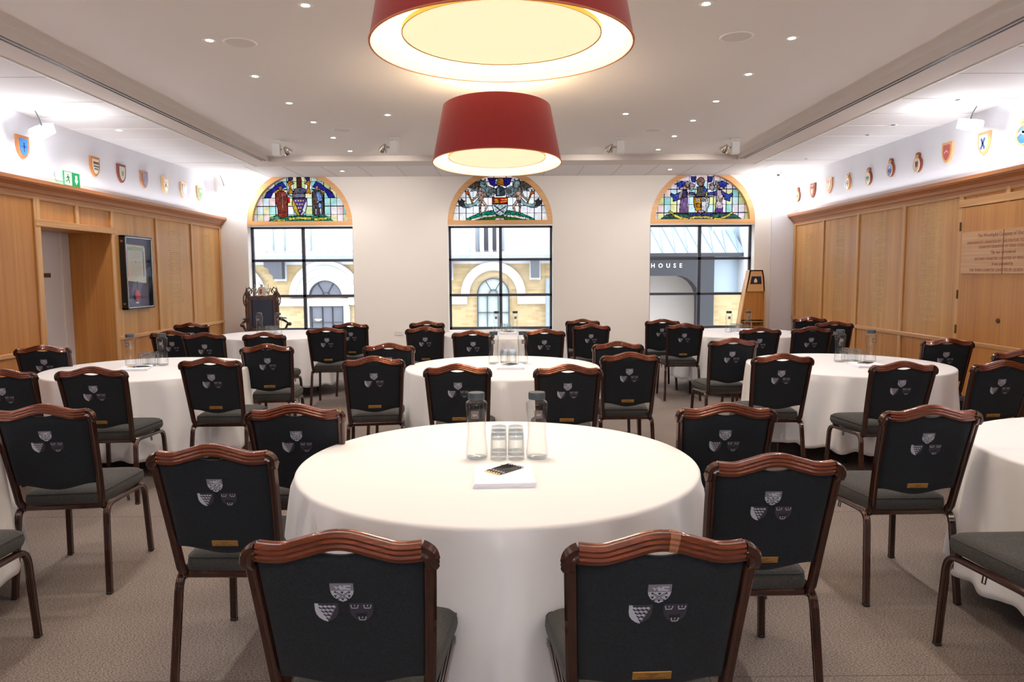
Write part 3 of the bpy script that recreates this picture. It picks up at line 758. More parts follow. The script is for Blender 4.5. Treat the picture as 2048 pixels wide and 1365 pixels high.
b3 += [(sh3, c_(222, 222, 226), 6), ([(855, 440), (1003, 440), (1003, 765), (900, 690), (860, 600)], c_(214, 150, 48), 5), ([(890, 460), (980, 460), (980, 520), (890, 520)], c_(236, 214, 180), 4), ([(1030, 460), (1130, 460), (1130, 520), (1030, 520)], c_(176, 172, 170), 4), ([(900, 560), (990, 560), (990, 640), (905, 620)], c_(190, 122, 40), 4), ([(950, 690), (1050, 690), (1060, 730), (940, 730)], c_(206, 180, 188), 4)]
YG = c_(226, 206, 90)
b3 += [([(370, 710), (400, 690), (500, 760), (620, 815), (745, 830), (745, 875), (600, 858), (480, 805)], YG, 4), ([(780, 820), (900, 795), (1080, 795), (1230, 815), (1230, 862), (1080, 838), (900, 840), (785, 862)], YG, 4), ([(1255, 835), (1390, 820), (1500, 780), (1600, 710), (1620, 745), (1520, 820), (1400, 868), (1258, 875)], YG, 4)]
lunette(3, WC[2], 'half-round stained glass light with two women and a quartered shield', 1005, 870, 920, [162, 285, 408, 530, 765, 880, 1115, 1235, 1360, 1480, 1600, 1720, 1840], [130, 285, 433, 580, 735], PAS2, b3,
        [('CLEANLI', 480, 775, .50, .027, 1.0), ('NESS', 660, 838, .14, .027, 1.1), ('NEXT TO', 1005, 820, 0, .028, 1.3), ('GODLI', 1335, 850, -.14, .027, 1.1), ('NESS', 1500, 805, -.5, .027, 1.1)])

# ------------------------------------------------------------------ outside
E_ = 20.0 / 1455
def fx(px, d=20.0): return (px - 1017) * d / 1455
def fz(py, d=20.0): return 1.52 + (552.5 - py) * d / 1455
brick, bn, bb2 = new_mat('yellow brick')
tcb = bn.nodes.new('ShaderNodeTexCoord'); mpb = bn.nodes.new('ShaderNodeMapping'); mpb.inputs['Rotation'].default_value = (PI / 2, 0, 0)
br = bn.nodes.new('ShaderNodeTexBrick'); br.inputs['Scale'].default_value = 4.2; br.inputs['Color1'].default_value = lin(164, 145, 110); br.inputs['Color2'].default_value = lin(148, 126, 90); br.inputs['Mortar'].default_value = lin(150, 138, 116)
br.inputs['Mortar Size'].default_value = .012; br.inputs['Brick Width'].default_value = .9; br.inputs['Row Height'].default_value = .3
bn.links.new(tcb.outputs['Object'], mpb.inputs['Vector']); bn.links.new(mpb.outputs['Vector'], br.inputs['Vector']); bn.links.new(br.outputs['Color'], bb2.inputs['Base Color']); bb2.inputs['Roughness'].default_value = .9
M['stone'] = pbr('pale stone', lin(176, 177, 181), .8, noise=(3, .06))
M['stone_grey'] = pbr('weathered lead', lin(128, 138, 150), .7, noise=(6, .2))
M['ext_glass'] = pbr('street window glass', lin(150, 160, 160), .12, noise=(1.2, .15))
M['ext_glass_dark'] = pbr('dim shop glass', lin(74, 76, 88), .12, noise=(1.5, .35))
M['ext_frame'] = pbr('slate frame', lin(40, 44, 52), .5)
M['bracket'] = pbr('slate bracket', lin(64, 66, 74), .7)
bld = tag(empty('brick_building', (0, 20, 0)), 'yellow brick building with white stone arches seen through the windows', 'building')
def ext(name, mat, boxes, parent=bld, yb=0.0):
    m = MB()
    for x0, x1, y0, y1, p0, p1 in boxes:
        m.box(fx(min(x0, x1)), fx(max(x0, x1)), y0, y1, fz(max(p0, p1)), fz(min(p0, p1)))
    return m.obj(name, mat, parent)
ext('wall', brick, [(380, 1292, 0, .6, 524, 960)])
ext('upper_storey', M['stone'], [(380, 1292, .15, .6, 300, 512)])
ext('cornice', M['stone'], [(380, 1292, -.45, .2, 508, 513), (380, 1292, -.3, .2, 513, 520), (380, 1292, -.06, .02, 520, 530)])
dn = [(x, x + 6, -.5, -.1, 503, 508) for x in range(540, 1110, 17)]
ext('dentil_moulding', M['stone'], dn)
ext('lead_flashing', M['stone_grey'], [(380, 1292, -.47, -.44, 513, 519)])
for x0, x1 in ((958, 962), (971, 979), (987, 994), (1003, 1010), (548, 551), (623, 626), (571, 574)):
    ext('narrow_dark_strip', M['bracket'] if 968 < x0 < 1000 else M['stone_grey'], [(x0, x1, .10, .16, 452, 502)])  # narrow dark windows and grey upright strips in the upper storey
for x0 in (945, 962, 979, 995): ext('pilaster', M['stone'], [(x0, x0 + 8, 0, .2, 440, 506)])
def ring(name, cx, cy, ro, ri, mat, y0, y1, a0=0, a1=PI):
    m = MB(); n = 28
    for k in range(n):
        pts = []
        for r, kk in ((ro, k), (ro, k + 1), (ri, k + 1), (ri, k)):
            an = a0 + (a1 - a0) * kk / n
            pts.append((fx(cx) - r * E_ * math.cos(an), fz(cy) + r * E_ * math.sin(an)))
        m.prism(pts, y1 - y0, Matrix.Translation((0, y0, 0)))
    return m.obj(name, mat, bld)
ring('stone_arch', 655, 594, 72, 33, M['stone'], -.12, .05)
ring('stone_arch', 655, 594, 62, 58, M['stone'], -.17, -.1)
ring('stone_arch', 655, 594, 48, 44, M['stone'], -.17, -.1)
ring('stone_arch', 988, 590, 64, 47, M['stone'], -.12, .05)
ring('stone_arch', 466, 594, 72, 33, M['stone'], -.12, .05)
def fan(cx, cy, r, glass):
    m = MB(); pts = [(fx(cx) - r * E_ * math.cos(PI * k / 24), fz(cy) + r * E_ * math.sin(PI * k / 24)) for k in range(25)]
    m.prism(list(reversed(pts)), .04, Matrix.Translation((0, -.03, 0))); w = m.obj('fanlight', glass, bld)
    f = MB(); n = 24
    for k in range(n):
        q = [(fx(cx) - rr * E_ * math.cos(PI * kk / n), fz(cy) + rr * E_ * math.sin(PI * kk / n)) for rr, kk in ((r + 1, k), (r + 1, k + 1), (r - 1.2, k + 1), (r - 1.2, k))]
        f.prism(q, .1, Matrix.Translation((0, -.1, 0)))
        q = [(fx(cx) - rr * E_ * math.cos(PI * kk / n), fz(cy) + rr * E_ * math.sin(PI * kk / n)) for rr, kk in ((9, k), (9, k + 1), (7.8, k + 1), (7.8, k))]
        f.prism(q, .1, Matrix.Translation((0, -.1, 0)))
    for an in (60, 120):
        an = math.radians(an); d = Vector((math.cos(an), 0, math.sin(an))); p = Vector((fx(cx), -.08, fz(cy)))
        f.tube([p + d * 8 * E_, p + d * r * E_], .012, 6, up=(0, 1, 0))
    f.obj('glazing_bar', M['ext_frame'], w)
fan(655, 594, 32, M['ext_glass_dark']); fan(988, 590, 31, M['ext_glass'])
ext('string_course', M['stone'], [(380, 700, -.1, .02, 597, 612), (700, 936, -.1, .02, 595, 610), (1036, 1292, -.1, .02, 595, 610)])
for x0, x1 in ((612, 622), (690, 702)): ext('pilaster', M['stone'], [(x0, x1, -.1, .02, 612, 900)])
def tallwin(x0, x1, top, glass, cols, rows):
    w = ext('window', glass, [(x0, x1, -.03, .02, top, 900)])
    b = [(x0 - 1, x0 + 1, -.09, .0, top, 900), (x1 - 1, x1 + 1, -.09, .0, top, 900), (x0, x1, -.09, 0, top - 1, top + 1.5)]
    for c in cols: b.append((c - .8, c + .8, -.09, 0, top, 900))
    for r in rows: b.append((x0, x1, -.09, 0, r - .6, r + .6))
    m = MB()
    for q in b: m.box(fx(q[0]), fx(q[1]), q[2], q[3], fz(q[5]), fz(q[4]))
    m.obj('glazing_bar', M['ext_frame'], w)
    return w
w1 = tallwin(625, 688, 613, M['ext_glass_dark'], (647, 667), (645,)); tallwin(957, 1019, 592, M['ext_glass'], (976, 998), (627,))
lm = MB(); lm.lathe([(.0, 0), (.16, .05), (.2, .12), (.17, .12), (0, .06)], 16, 0, Matrix.Translation((fx(640), -.12, fz(642))) @ Matrix.Diagonal((.5, .5, .5, 1)))
lm.obj('shop_lamp', emit('shop lamp glow', (1, .78, .5, 1), 1.2), bld)
def bracket(x0, x1, st=False):
    pts = [(fx(x0), fz(524)), (fx(x1), fz(524)), (fx(x1), fz(558)), (fx(x0 + (17 if st else 0)), fz(558))]
    if st: pts += [(fx(x0 + 17), fz(552)), (fx(x0 + 10), fz(546)), (fx(x0 + 8), fz(538)), (fx(x0), fz(534))]
    ext('bracket_border', M['stone'], [((x0 + 14 if st else x0 - 3), x1 + 3, -.08, .01, 524, 562)])
    MB().prism(list(reversed(pts)), .5, Matrix.Translation((0, -.35, 0))).obj('bracket', M['bracket'], bld)
bracket(541, 576, True); bracket(899, 906); bracket(1063, 1079)
dp = MB().tube([(fx(1096), -.15, fz(560)), (fx(1096), -.15, fz(900))], .06, 8); dp.obj('downpipe', M['stone_grey'], bld)

# the glass fronted building with the HOUSE sign
D2 = 18.6
hb = tag(empty('office_building', (0, D2, 0)), 'dark blue building front with white HOUSE lettering and folded glass above', 'building')
g2x = lambda p: fx(p, D2); g2z = lambda p: fz(p, D2)
M['navy'] = pbr('dark blue cladding', lin(17, 18, 27), .5)
M['glass_blue'] = pbr('folded glass cladding', lin(136, 150, 162), .3)
M['glass_deep'] = pbr('folded glass fin tone', lin(128, 142, 156), .3)  # slightly deeper blue grey for the thin fins
M['soffit'] = pbr('pale archway lining', lin(140, 132, 126), .7)
m = MB(); arch = [(1230, 556), (1362, 556), (1374, 560), (1385, 568), (1394, 580), (1399, 592), (1400, 610), (1400, 900), (1429, 900), (1429, 514), (1230, 514)]
m.prism([(g2x(x), g2z(y)) for x, y in reversed(arch)], .5); m.obj('fascia', M['navy'], hb)
MB().box(g2x(1230), g2x(1484), -.12, .3, g2z(518), g2z(511)).obj('canopy_edge', M['navy'], hb)
MB().box(g2x(1230), g2x(1440), 1.0, 1.1, g2z(900), g2z(540)).obj('archway_lining', M['soffit'], hb)
m = MB(); m2 = MB()
for k in range(12):
    x = 1225 + k * 25
    if x > 1478: break
    x1 = min(x + 25, 1488)
    m.add([(g2x(x), -.1, g2z(511)), (g2x(x1), -.1, g2z(511)), (g2x(x1 - 24), .5, g2z(446)), (g2x(x - 24), .5, g2z(446))], [(0, 1, 2, 3)])
    m2.tube([(g2x(x), -.13, g2z(511)), (g2x(x - 24), .47, g2z(446))], .014, 5, up=(1, 0, 0))
    m2.tube([(g2x(x), -.13, g2z(511)), (g2x(x), .47, g2z(446))], .010, 5, up=(1, 0, 0))
fg = m.obj('folded_glass', M['glass_blue'], hb); m2.obj('glass_fin', M['glass_deep'], hb)
MB().box(g2x(1200), g2x(1487), .7, 1.0, g2z(512), g2z(380)).obj('rear_wall', M['stone'], hb)
MB().box(g2x(1429), g2x(1620), .3, .5, g2z(592), g2z(380)).obj('side_wall', M['glass_blue'], hb)
MB().box(g2x(1484), g2x(1620), -.2, .5, g2z(592), g2z(380)).obj('white_pier', M['stone'], hb)
MB().box(g2x(1429), g2x(1620), .2, .5, g2z(900), g2z(592)).obj('brick_base', brick, hb)
text_mesh('sign_lettering', 'HOUSE', .155, pbr('white sign letters', lin(240, 244, 250), .5), hb, Matrix.Translation((g2x(1333), -.012, g2z(536))), .01, 'CENTER', 2.1, .95)
gd = MB().box(-30, 30, YE + .3, 40, -4.2, -4.0).obj('ground_street', pbr('street paving', lin(150, 146, 142), .9)); struct(gd, 'street outside')
# ------------------------------------------------------------------ banquet chair (faces +y, stands on z=0)
def sm01(t): t = max(0, min(1, t)); return t * t * (3 - 2 * t)
def back_y(z):                       # rear plane of the back: curves forward to the seat
    t = (z - .425) / (.92 - .425)
    return -.232 - .128 * (t ** 1.15)
def post_x(z):
    t = (z - .425) / (.92 - .425)
    return .180 + .0265 * t ** .8
def crest_z(x):                      # centre line of the top rail
    return .899 + (.026 * (.5 + .5 * math.cos(PI * min(1, abs(x) / .135)))) - .004 * math.sin(PI * max(0, min(1, (abs(x) - .10) / .09)))
FL = []                              # fluted profile, a: side, b: up
def fluted(w, h):
    """rounded profile with two grooves on the +a / -a faces and shallow grooves on b faces"""
    a, b = w / 2, h / 2
    q = [(-a, -b * .55), (-a * .72, -b), (-a * .25, -b), (0, -b * .86), (a * .25, -b), (a * .72, -b), (a, -b * .55), (a * .84, -b * .28), (a, 0), (a * .84, b * .28), (a, b * .55),
         (a * .72, b), (a * .25, b), (0, b * .86), (-a * .25, b), (-a * .72, b), (-a, b * .55), (-a * .84, b * .28), (-a, 0), (-a * .84, -b * .28)]
    return q
def arc_pts(c, r, a0, a1, n, plane='yz', off=0):
    out = []
    for k in range(n + 1):
        t = a0 + (a1 - a0) * k / n
        out.append((c[0] + r * math.cos(t), c[1] + r * math.sin(t)))
    return out

def shield_poly(cx, cz, w, h):
    p = [(-.5, .5), (.5, .5), (.5, .12), (.46, -.08), (.36, -.26), (.18, -.42), (0, -.5), (-.18, -.42), (-.36, -.26), (-.46, -.08), (-.5, .12)]
    return [(cx + a * w, cz + b * h) for a, b in p]

def rear_m(cx, cz, off=0.0):
    """matrix placing a drawing (x right, z up, front at -y) on the back upholstery"""
    y = back_y(cz) - .0165
    dz = .02; sl = (back_y(cz + dz) - back_y(cz - dz)) / (2 * dz)
    ang = math.atan(sl)
    return Matrix.Translation((cx, y - off, cz)) @ Matrix.Rotation(-ang, 4, 'X')

def badge(kind, parent, cx, cz):
    w, h = .054, .052
    mats = [M['thread_light'], M['thread_dark'], M['thread_mid'], M['thread_deep']]
    mm = rear_m(cx, cz)
    m = MB()
    def lay(poly, mi, o): m.prism(poly, .0016, mm @ Matrix.Translation((0, -.0005 - o * .0007, 0)), mi)
    def bar(x0, z0, x1, z1, t, mi, o):
        d = Vector((x1 - x0, z1 - z0)).normalized(); n = Vector((-d.y, d.x)) * t / 2
        lay([(x0 - n.x, z0 - n.y), (x1 - n.x, z1 - n.y), (x1 + n.x, z1 + n.y), (x0 + n.x, z0 + n.y)], mi, o)
    lay(shield_poly(0, 0, w + .003, h + .003), 1, 0)
    if kind == 'tools':
        lay(shield_poly(0, 0, w, h), 0, 1)
        lay([(-w / 2, h * .5), (w / 2, h * .5), (w / 2, h * .12), (-w / 2, h * .12)][::-1], 2, 2)
        for q in ([(-.018, .02), (-.012, .010), (-.007, .018), (-.004, .009), (.002, .009), (.006, .012), (.002, .017), (-.003, .021), (-.010, .016)],
                  [(.004, .021), (.020, .021), (.022, .018), (.008, .018), (.010, .014), (.021, .012), (.020, .009), (.004, .010)]): lay(q, 0, 3)
        bar(-.018, .003, .013, -.019, .0042, 1, 2); bar(.018, .003, -.013, -.019, .0042, 1, 2)
        bar(-.015, .001, .010, -.0165, .0012, 0, 3); bar(.015, .001, -.010, -.0165, .0012, 0, 3)
        for x, z in ((0, .001), (-.016, -.009), (.016, -.009), (0, -.018)):
            lay([(x - .0035, z + .002), (x + .0035, z + .002), (x, z - .004)], 1, 3); 
    elif kind == 'cubes':
        lay(shield_poly(0, 0, w, h), 3, 1)
        lay([(-w / 2, h * .5), (-w * .36, h * .5), (w * .02, -h * .46), (0, -h / 2), (-w * .18, -h * .42), (-w * .36, -h * .26), (-w * .46, -h * .08), (-w / 2, h * .12)][::-1], 0, 2)
        for r, (z, xs) in enumerate(((.018, (-.013, -.003, .007, .017)), (.008, (-.008, .002, .012)), (-.002, (-.003, .007)), (-.012, (.002,)))):
            for x in xs:
                lay([(x - .005, z), (x, z - .003), (x + .005, z), (x, z + .003)][::1], 0, 3)
                lay([(x - .005, z), (x - .005, z - .004), (x, z - .0075), (x, z - .003)], 1, 3)
                lay([(x, z - .003), (x, z - .0075), (x + .005, z - .004), (x + .005, z)], 2, 3)
    else:
        lay(shield_poly(0, 0, w, h), 3, 1)
        lay([(-.014, -.002), (.008, -.002), (.012, .004), (.012, -.010), (-.014, -.012)][::-1], 1, 2)
        for x, z in ((-.015, .018), (.015, .018), (.001, -.016)):
            bar(x - .009, z + .003, x - .007, z - .005, .0016, 0, 2); bar(x - .008, z - .005, x + .006, z - .005, .0016, 0, 2); bar(x + .006, z - .005, x + .009, z + .003, .0016, 0, 2)
            for q in (-.008, .0, .008): bar(x + q, z + .004, x + q, z + .0005, .002, 0, 2)
    return m.obj({'tools': 'crossed_tools_badge', 'cubes': 'cube_pattern_badge', 'castle': 'castle_badge'}[kind], mats, parent)

def make_chair(plaque, tape=False):
    root = empty('banquet_chair')
    # top rail with rounded corner pieces
    path, n = [], 34
    for k in range(n + 1):
        x = -.190 + .380 * k / n
        path.append((x, back_y(.90) - .004 * math.cos(PI * x / .42), crest_z(x)))
    m = MB(); m.sweep(path, fluted(.034, .043), up=(0, 0, 1))
    m.obj('top_rail', M['mahogany_rail'], root)
    for s in (-1, 1):
        # corner joint
        p = []
        for k in range(7):
            a = PI / 2 * k / 6
            p.append((s * (.189 + .020 * math.sin(a)), back_y(.90) - .001, .878 + .0205 * math.cos(a) + .0005))
        p.append((s * .2095, back_y(.865), .866))
        MB().sweep(p, fluted(.036, .036), up=(0, 1, 0), scale=[1.12, 1.06, 1, 1, 1, 1, 1, 1]).obj('corner_joint', M['mahogany'], root)
        # back post
        pts = []
        for k in range(15):
            z = .868 - (.868 - .46) * k / 14
            pts.append((s * post_x(z), back_y(z), z))
        pts += [(s * .179, -.228, .44), (s * .181, -.217, .424), (s * .184, -.200, .414), (s * .188, -.185, .409)]
        MB().sweep(pts, fluted(.029, .030), up=(0, 1, 0)).obj('back_post', M['mahogany'], root)
        # rear leg, side rail, front leg: one bent section in three pieces
        def bend(P0, P1, P2, r, n=6):
            P0, P1, P2 = Vector(P0), Vector(P1), Vector(P2); a = P1 + (P0 - P1).normalized() * r; b = P1 + (P2 - P1).normalized() * r
            return [tuple((1 - t) ** 2 * a + 2 * t * (1 - t) * P1 + t * t * b) for t in (k / n for k in range(n + 1))]
        rf, rt, ft, ff = (s * .212, -.275, .004), (s * .196, -.222, .425), (s * .196, .262, .392), (s * .210, .282, .004)
        MB().sweep([rf] + bend(rf, rt, ft, .062), fluted(.025, .027), up=(1, 0, 0)).obj('leg', M['mahogany'], root)
        MB().sweep([bend(rf, rt, ft, .062)[-1], bend(ff, ft, rt, .07)[-1]], fluted(.025, .026), up=(1, 0, 0)).obj('side_rail', M['mahogany'], root)
        MB().sweep([ff] + bend(ff, ft, rt, .07), fluted(.025, .027), up=(1, 0, 0)).obj('leg', M['mahogany'], root)
        x = s * .196
        MB().tube([(x, .03, .392), (x + s * .004, .03, .366), (x + s * .004, .048, .364), (x, .048, .392)], .0028, 6, up=(1, 0, 0)).obj('linking_hook', M['table_leg'], root)
        for f in (rf, ff):
            MB().box(f[0] - .0135, f[0] + .0135, f[1] - .0145, f[1] + .0145, 0, .012, 0, None, .003).obj('foot_cap', M['rubber'], root)
    MB().box(-.186, .186, -.222, -.202, .408, .432, 0, None, .004).obj('rear_crossbar', M['mahogany'], root)
    MB().box(-.186, .186, .225, .243, .392, .418, 0, None, .004).obj('front_crossbar', M['mahogany'], root)
    # seat cushion
    def outline(ins):
        r = .055; pts = []
        cs = [(-.176 + ins, -.215 + ins, 180, 270, .03), (.176 - ins, -.215 + ins, 270, 360, .03), (.212 - ins, .262 - ins, 0, 90, r), (-.212 + ins, .262 - ins, 90, 180, r)]
        for x, y, a0, a1, rr in cs:
            ox = x + (rr if x < 0 else -rr); oy = y + (rr if y < 0 else -rr)
            for k in range(7):
                a = math.radians(a0 + (a1 - a0) * k / 6); pts.append((ox + rr * math.cos(a), oy + rr * math.sin(a)))
        return pts
    lv = [(.020, .418), (.006, .421), (0, .432), (-.003, .455), (-.002, .472), (.004, .486), (.016, .497), (.035, .503), (.07, .507), (.11, .509)]
    m = MB(); v = []; L_ = 28
    for ins, z in lv:
        zz = z - .0
        v += [(x, y, zz - (.012 * sm01((y - .12) / .15) if z > .45 else 0)) for x, y in outline(ins)]
    f = []
    for k in range(len(lv) - 1):
        for i in range(L_):
            j = (i + 1) % L_; f.append((k * L_ + i, k * L_ + j, (k + 1) * L_ + j, (k + 1) * L_ + i))
    f.append(tuple(reversed(range(L_)))); f.append(tuple(range((len(lv) - 1) * L_, len(lv) * L_)))
    m.add(v, f, 0, True)
    seat = m.obj('seat', M['seat_fabric'], root)
    MB().tube([(x, y, .483 - .012 * sm01((y - .12) / .15)) for x, y in outline(.0015)], .0032, 6, closed=True).obj('piping', M['fabric_edge'], seat)
    # upholstered back
    NU, NV = 28, 22
    def topz(x): 
        u = crest_z(x) - .0205
        return min(u + .008, .8865 + .0115 * (x / .052) ** 2)
    def botz(x, hw): return .546 - .030 * (.5 + .5 * math.cos(PI * x / hw))
    def P(iu, iv, sgn):
        u = -1 + 2 * iu / NU; t = iv / NV
        x = u * .178; zt, zb = topz(x), botz(x, .178)
        z = zb + (zt - zb) * t
        hw = post_x(z) - .0135; x = u * hw
        e = max(0, 1 - abs(u) ** 10) ** .5 * max(0, 1 - abs(2 * t - 1) ** 12) ** .5
        th = .004 + .0125 * e
        if sgn > 0: th = .004 + .018 * e
        return (x, back_y(z) + sgn * th, z)
    m = MB(); W_ = NU + 1; v = []
    for sgn in (-1, 1):
        for iv in range(NV + 1):
            for iu in range(NU + 1): v.append(P(iu, iv, sgn))
    f = []; off = W_ * (NV + 1)
    for iv in range(NV):
        for iu in range(NU):
            a = iv * W_ + iu
            f.append((a, a + 1, a + W_ + 1, a + W_)); f.append((a + off, a + off + W_, a + off + W_ + 1, a + off + 1))
    for iu in range(NU):
        f.append((iu, iu + off, iu + off + 1, iu + 1)); a = NV * W_ + iu; f.append((a, a + 1, a + 1 + off, a + off))
    for iv in range(NV):
        a = iv * W_; f.append((a, a + W_, a + W_ + off, a + off)); a += NU; f.append((a, a + off, a + W_ + off, a + W_))
    m.add(v, f, 0, True); back = m.obj('backrest', M['fabric'], root)
    badge('tools', back, 0, .793); badge('cubes', back, -.0405, .738); badge('castle', back, .0405, .738)
    if plaque:
        mm = rear_m(0.0, .562)
        pm = MB().box(-.047, .047, -.002, .002, -.0115, .0115, 0, mm, .001)
        pq = pm.obj('brass_plaque', M['brass'], back)
        tm = MB(); r = random.Random(4)
        for z, w in ((.005, .026), (-.0005, .012), (-.006, .066)):
            x = -w / 2
            while x < w / 2: tm.box(x, x + .0018, -.0026, -.0019, z - .0018, z + .0012, 0, mm); x += r.choice((.0028, .0032, .0045))
        tm.obj('engraving', M['brass_ink'], pq)
    if tape:
        m = MB(); x0 = .014; tp = []
        for k in range(4):
            x = x0 + k * .007
            tp.append((x, back_y(.90) - .004, crest_z(x)))
        m.sweep(tp, fluted(.0355, .0445), up=(0, 0, 1))
        o = m.obj('clear_tape', pbr('clear tape', lin(150, 96, 66), .12, metal=.2, coat=1.0, spec=.8), root)
    return root

proto_plain, proto_plaque, proto_tape = make_chair(False), make_chair(True), make_chair(True, True)
used = set()
def put_chair(kind, x, y, deg, label, group):
    src = {'n': proto_plain, 'p': proto_plaque, 't': proto_tape}[kind]
    o = src if kind not in used else copy_tree(src)
    used.add(kind)
    o.location = (x, y, 0); o.rotation_euler = (0, 0, math.radians(deg))
    tag(o, label, 'chair', group)
    return o
G = ['chairs at the table closest to the viewer', 'chairs at the middle table', 'chairs at the table before the central window', 'chairs at the table beside the doorway', 'chairs at the table by the throne',
     'chairs at the table by the oak boards', 'chairs at the table by the boat-shaped cabinet', 'chairs in the front corners']
CH = [
 ('n', -.38, 1.96, -1, 'black upholstered chair with back to viewer, closest in the front row, without tape', 0),
 ('t', .33, 1.94, 2, 'black upholstered chair with clear tape on its top rail, closest in the front row', 0),
 ('p', -1.02, 2.83, -1, 'black chair with small brass plaque at the left side of the front central table', 0),
 ('n', -.98, 3.61, 2, 'black chair behind the front central table, partly hidden by its left edge', 0),
 ('n', .99, 3.57, -2, 'black chair behind the front central table, on its right edge', 0),
 ('p', .85, 2.64, 1, 'black chair with brass plaque at the right side of the front central table', 0),
 ('n', -2.17, 3.64, 7, 'black chair with amber lit top rail, front left, beside a partly seen white table', 7),
 ('p', 1.84, 3.48, 1, 'black chair with brass plaque beside the partly seen white table, front right', 7),
 ('n', -2.18, 2.67, 6, 'chair cut by the left picture edge, only seat corner and leg showing', 7),
 ('n', 1.965, 2.57, 1, 'chair cut by the right picture edge, seat and curved frame in front', 7),
 ('p', -2.73, 5.04, 5, 'black chair with brass plaque before the doorway-side table, its grey seat showing', 3),
 ('p', -2.15, 5.56, 1, 'black chair with brass plaque at the near right of the doorway-side table', 3),
 ('n', -4.05, 6.58, 9, 'black chair behind the doorway-side table, in front of the white door', 3),
 ('n', -3.29, 4.96, 8, 'black chair cut by the left picture edge beside the doorway-side table', 3),
 ('p', -2.12, 6.57, 8, 'black chair with plaque behind the far right edge of the doorway-side table', 3),
 ('n', -3.65, 8.20, 2, 'black chair at the throne-side table, partly behind a water bottle', 4),
 ('n', -3.17, 7.89, 2, 'black chair in front of the throne-side table, beyond the water bottles', 4),
 ('n', -4.0, 9.55, 0, 'black chair against the oak panelling near the window wall corner, upper part showing', 4),
 ('n', -2.54, 7.90, 1, 'black chair directly in front of the carved throne, top of back showing', 4),
 ('p', -2.08, 8.57, 4, 'black chair with plaque at the right side of the throne-side table, legs showing', 4),
 ('p', -1.96, 9.39, 0, 'black chair below the first window, behind the chair at the throne-side table', 4),
 ('p', -.32, 5.08, -2, 'black chair with plaque, left of the two before the middle table', 1),
 ('p', .38, 5.02, 1, 'black chair with plaque, right of the two before the middle table', 1),
 ('p', -1.02, 5.56, 8, 'black chair with plaque turned outward at the left side of the middle table', 1),
 ('p', .90, 5.73, 1, 'black chair with plaque at the right side of the middle table', 1),
 ('n', -1.04, 6.59, 2, 'chair beyond the left edge of the middle table, only upper back showing', 1),
 ('n', .95, 6.62, 0, 'chair beyond the right edge of the middle table, only upper back showing', 1),
 ('n', -.37, 7.99, 0, 'chair before the central window table, left of the water bottles', 2),
 ('n', .39, 8.14, 0, 'chair before the central window table, right of the water bottles', 2),
 ('p', -.95, 8.59, 1, 'chair with plaque at the left side of the central window table', 2),
 ('n', .98, 8.89, 0, 'chair at the right side of the central window table', 2),
 ('n', -1.04, 9.62, 1, 'chair behind another at the far left of the central window table, top rail showing', 2),
 ('n', .98, 9.84, -1, 'chair behind another at the far right of the central window table, top rail showing', 2),
 ('n', 2.72, 8.16, 0, 'chair before the table under the HOUSE sign window, bottles to its left', 6),
 ('n', 3.32, 8.24, -1, 'chair before the boat-shaped cabinet table, nearest the oak honours boards', 6),
 ('p', 2.10, 8.91, -2, 'chair with plaque left of the table under the HOUSE sign window, seat showing', 6),
 ('n', 2.01, 9.74, -2, 'chair with lit top rail just below the HOUSE sign window', 6),
 ('n', 4.0, 9.12, -8, 'chair turned inward by the honours boards, behind a water bottle', 6),
 ('n', 4.03, 10.0, -2, 'chair in the far right corner against the honours boards, only top showing', 6),
 ('n', 2.0, 5.58, -2, 'black chair at the near left edge of the table by the honours boards', 5),
 ('n', 2.59, 5.07, 0, 'black chair with grey seat in front of the table by the honours boards', 5),
 ('n', 2.03, 6.88, 0, 'black chair behind the left edge of the table by the honours boards', 5),
 ('p', 3.24, 5.08, 3, 'black chair with plaque cut by the right picture edge, in front of another', 5),
 ('n', 3.92, 6.73, -6, 'black chair below the inscription board, beyond the right table', 5),
 ('n', 3.88, 5.74, -4, 'chair at the right picture edge, behind the one with a plaque', 5),
]
for k, x, y, d, lab, g in CH: put_chair(k, x, y, d, lab, G[g])
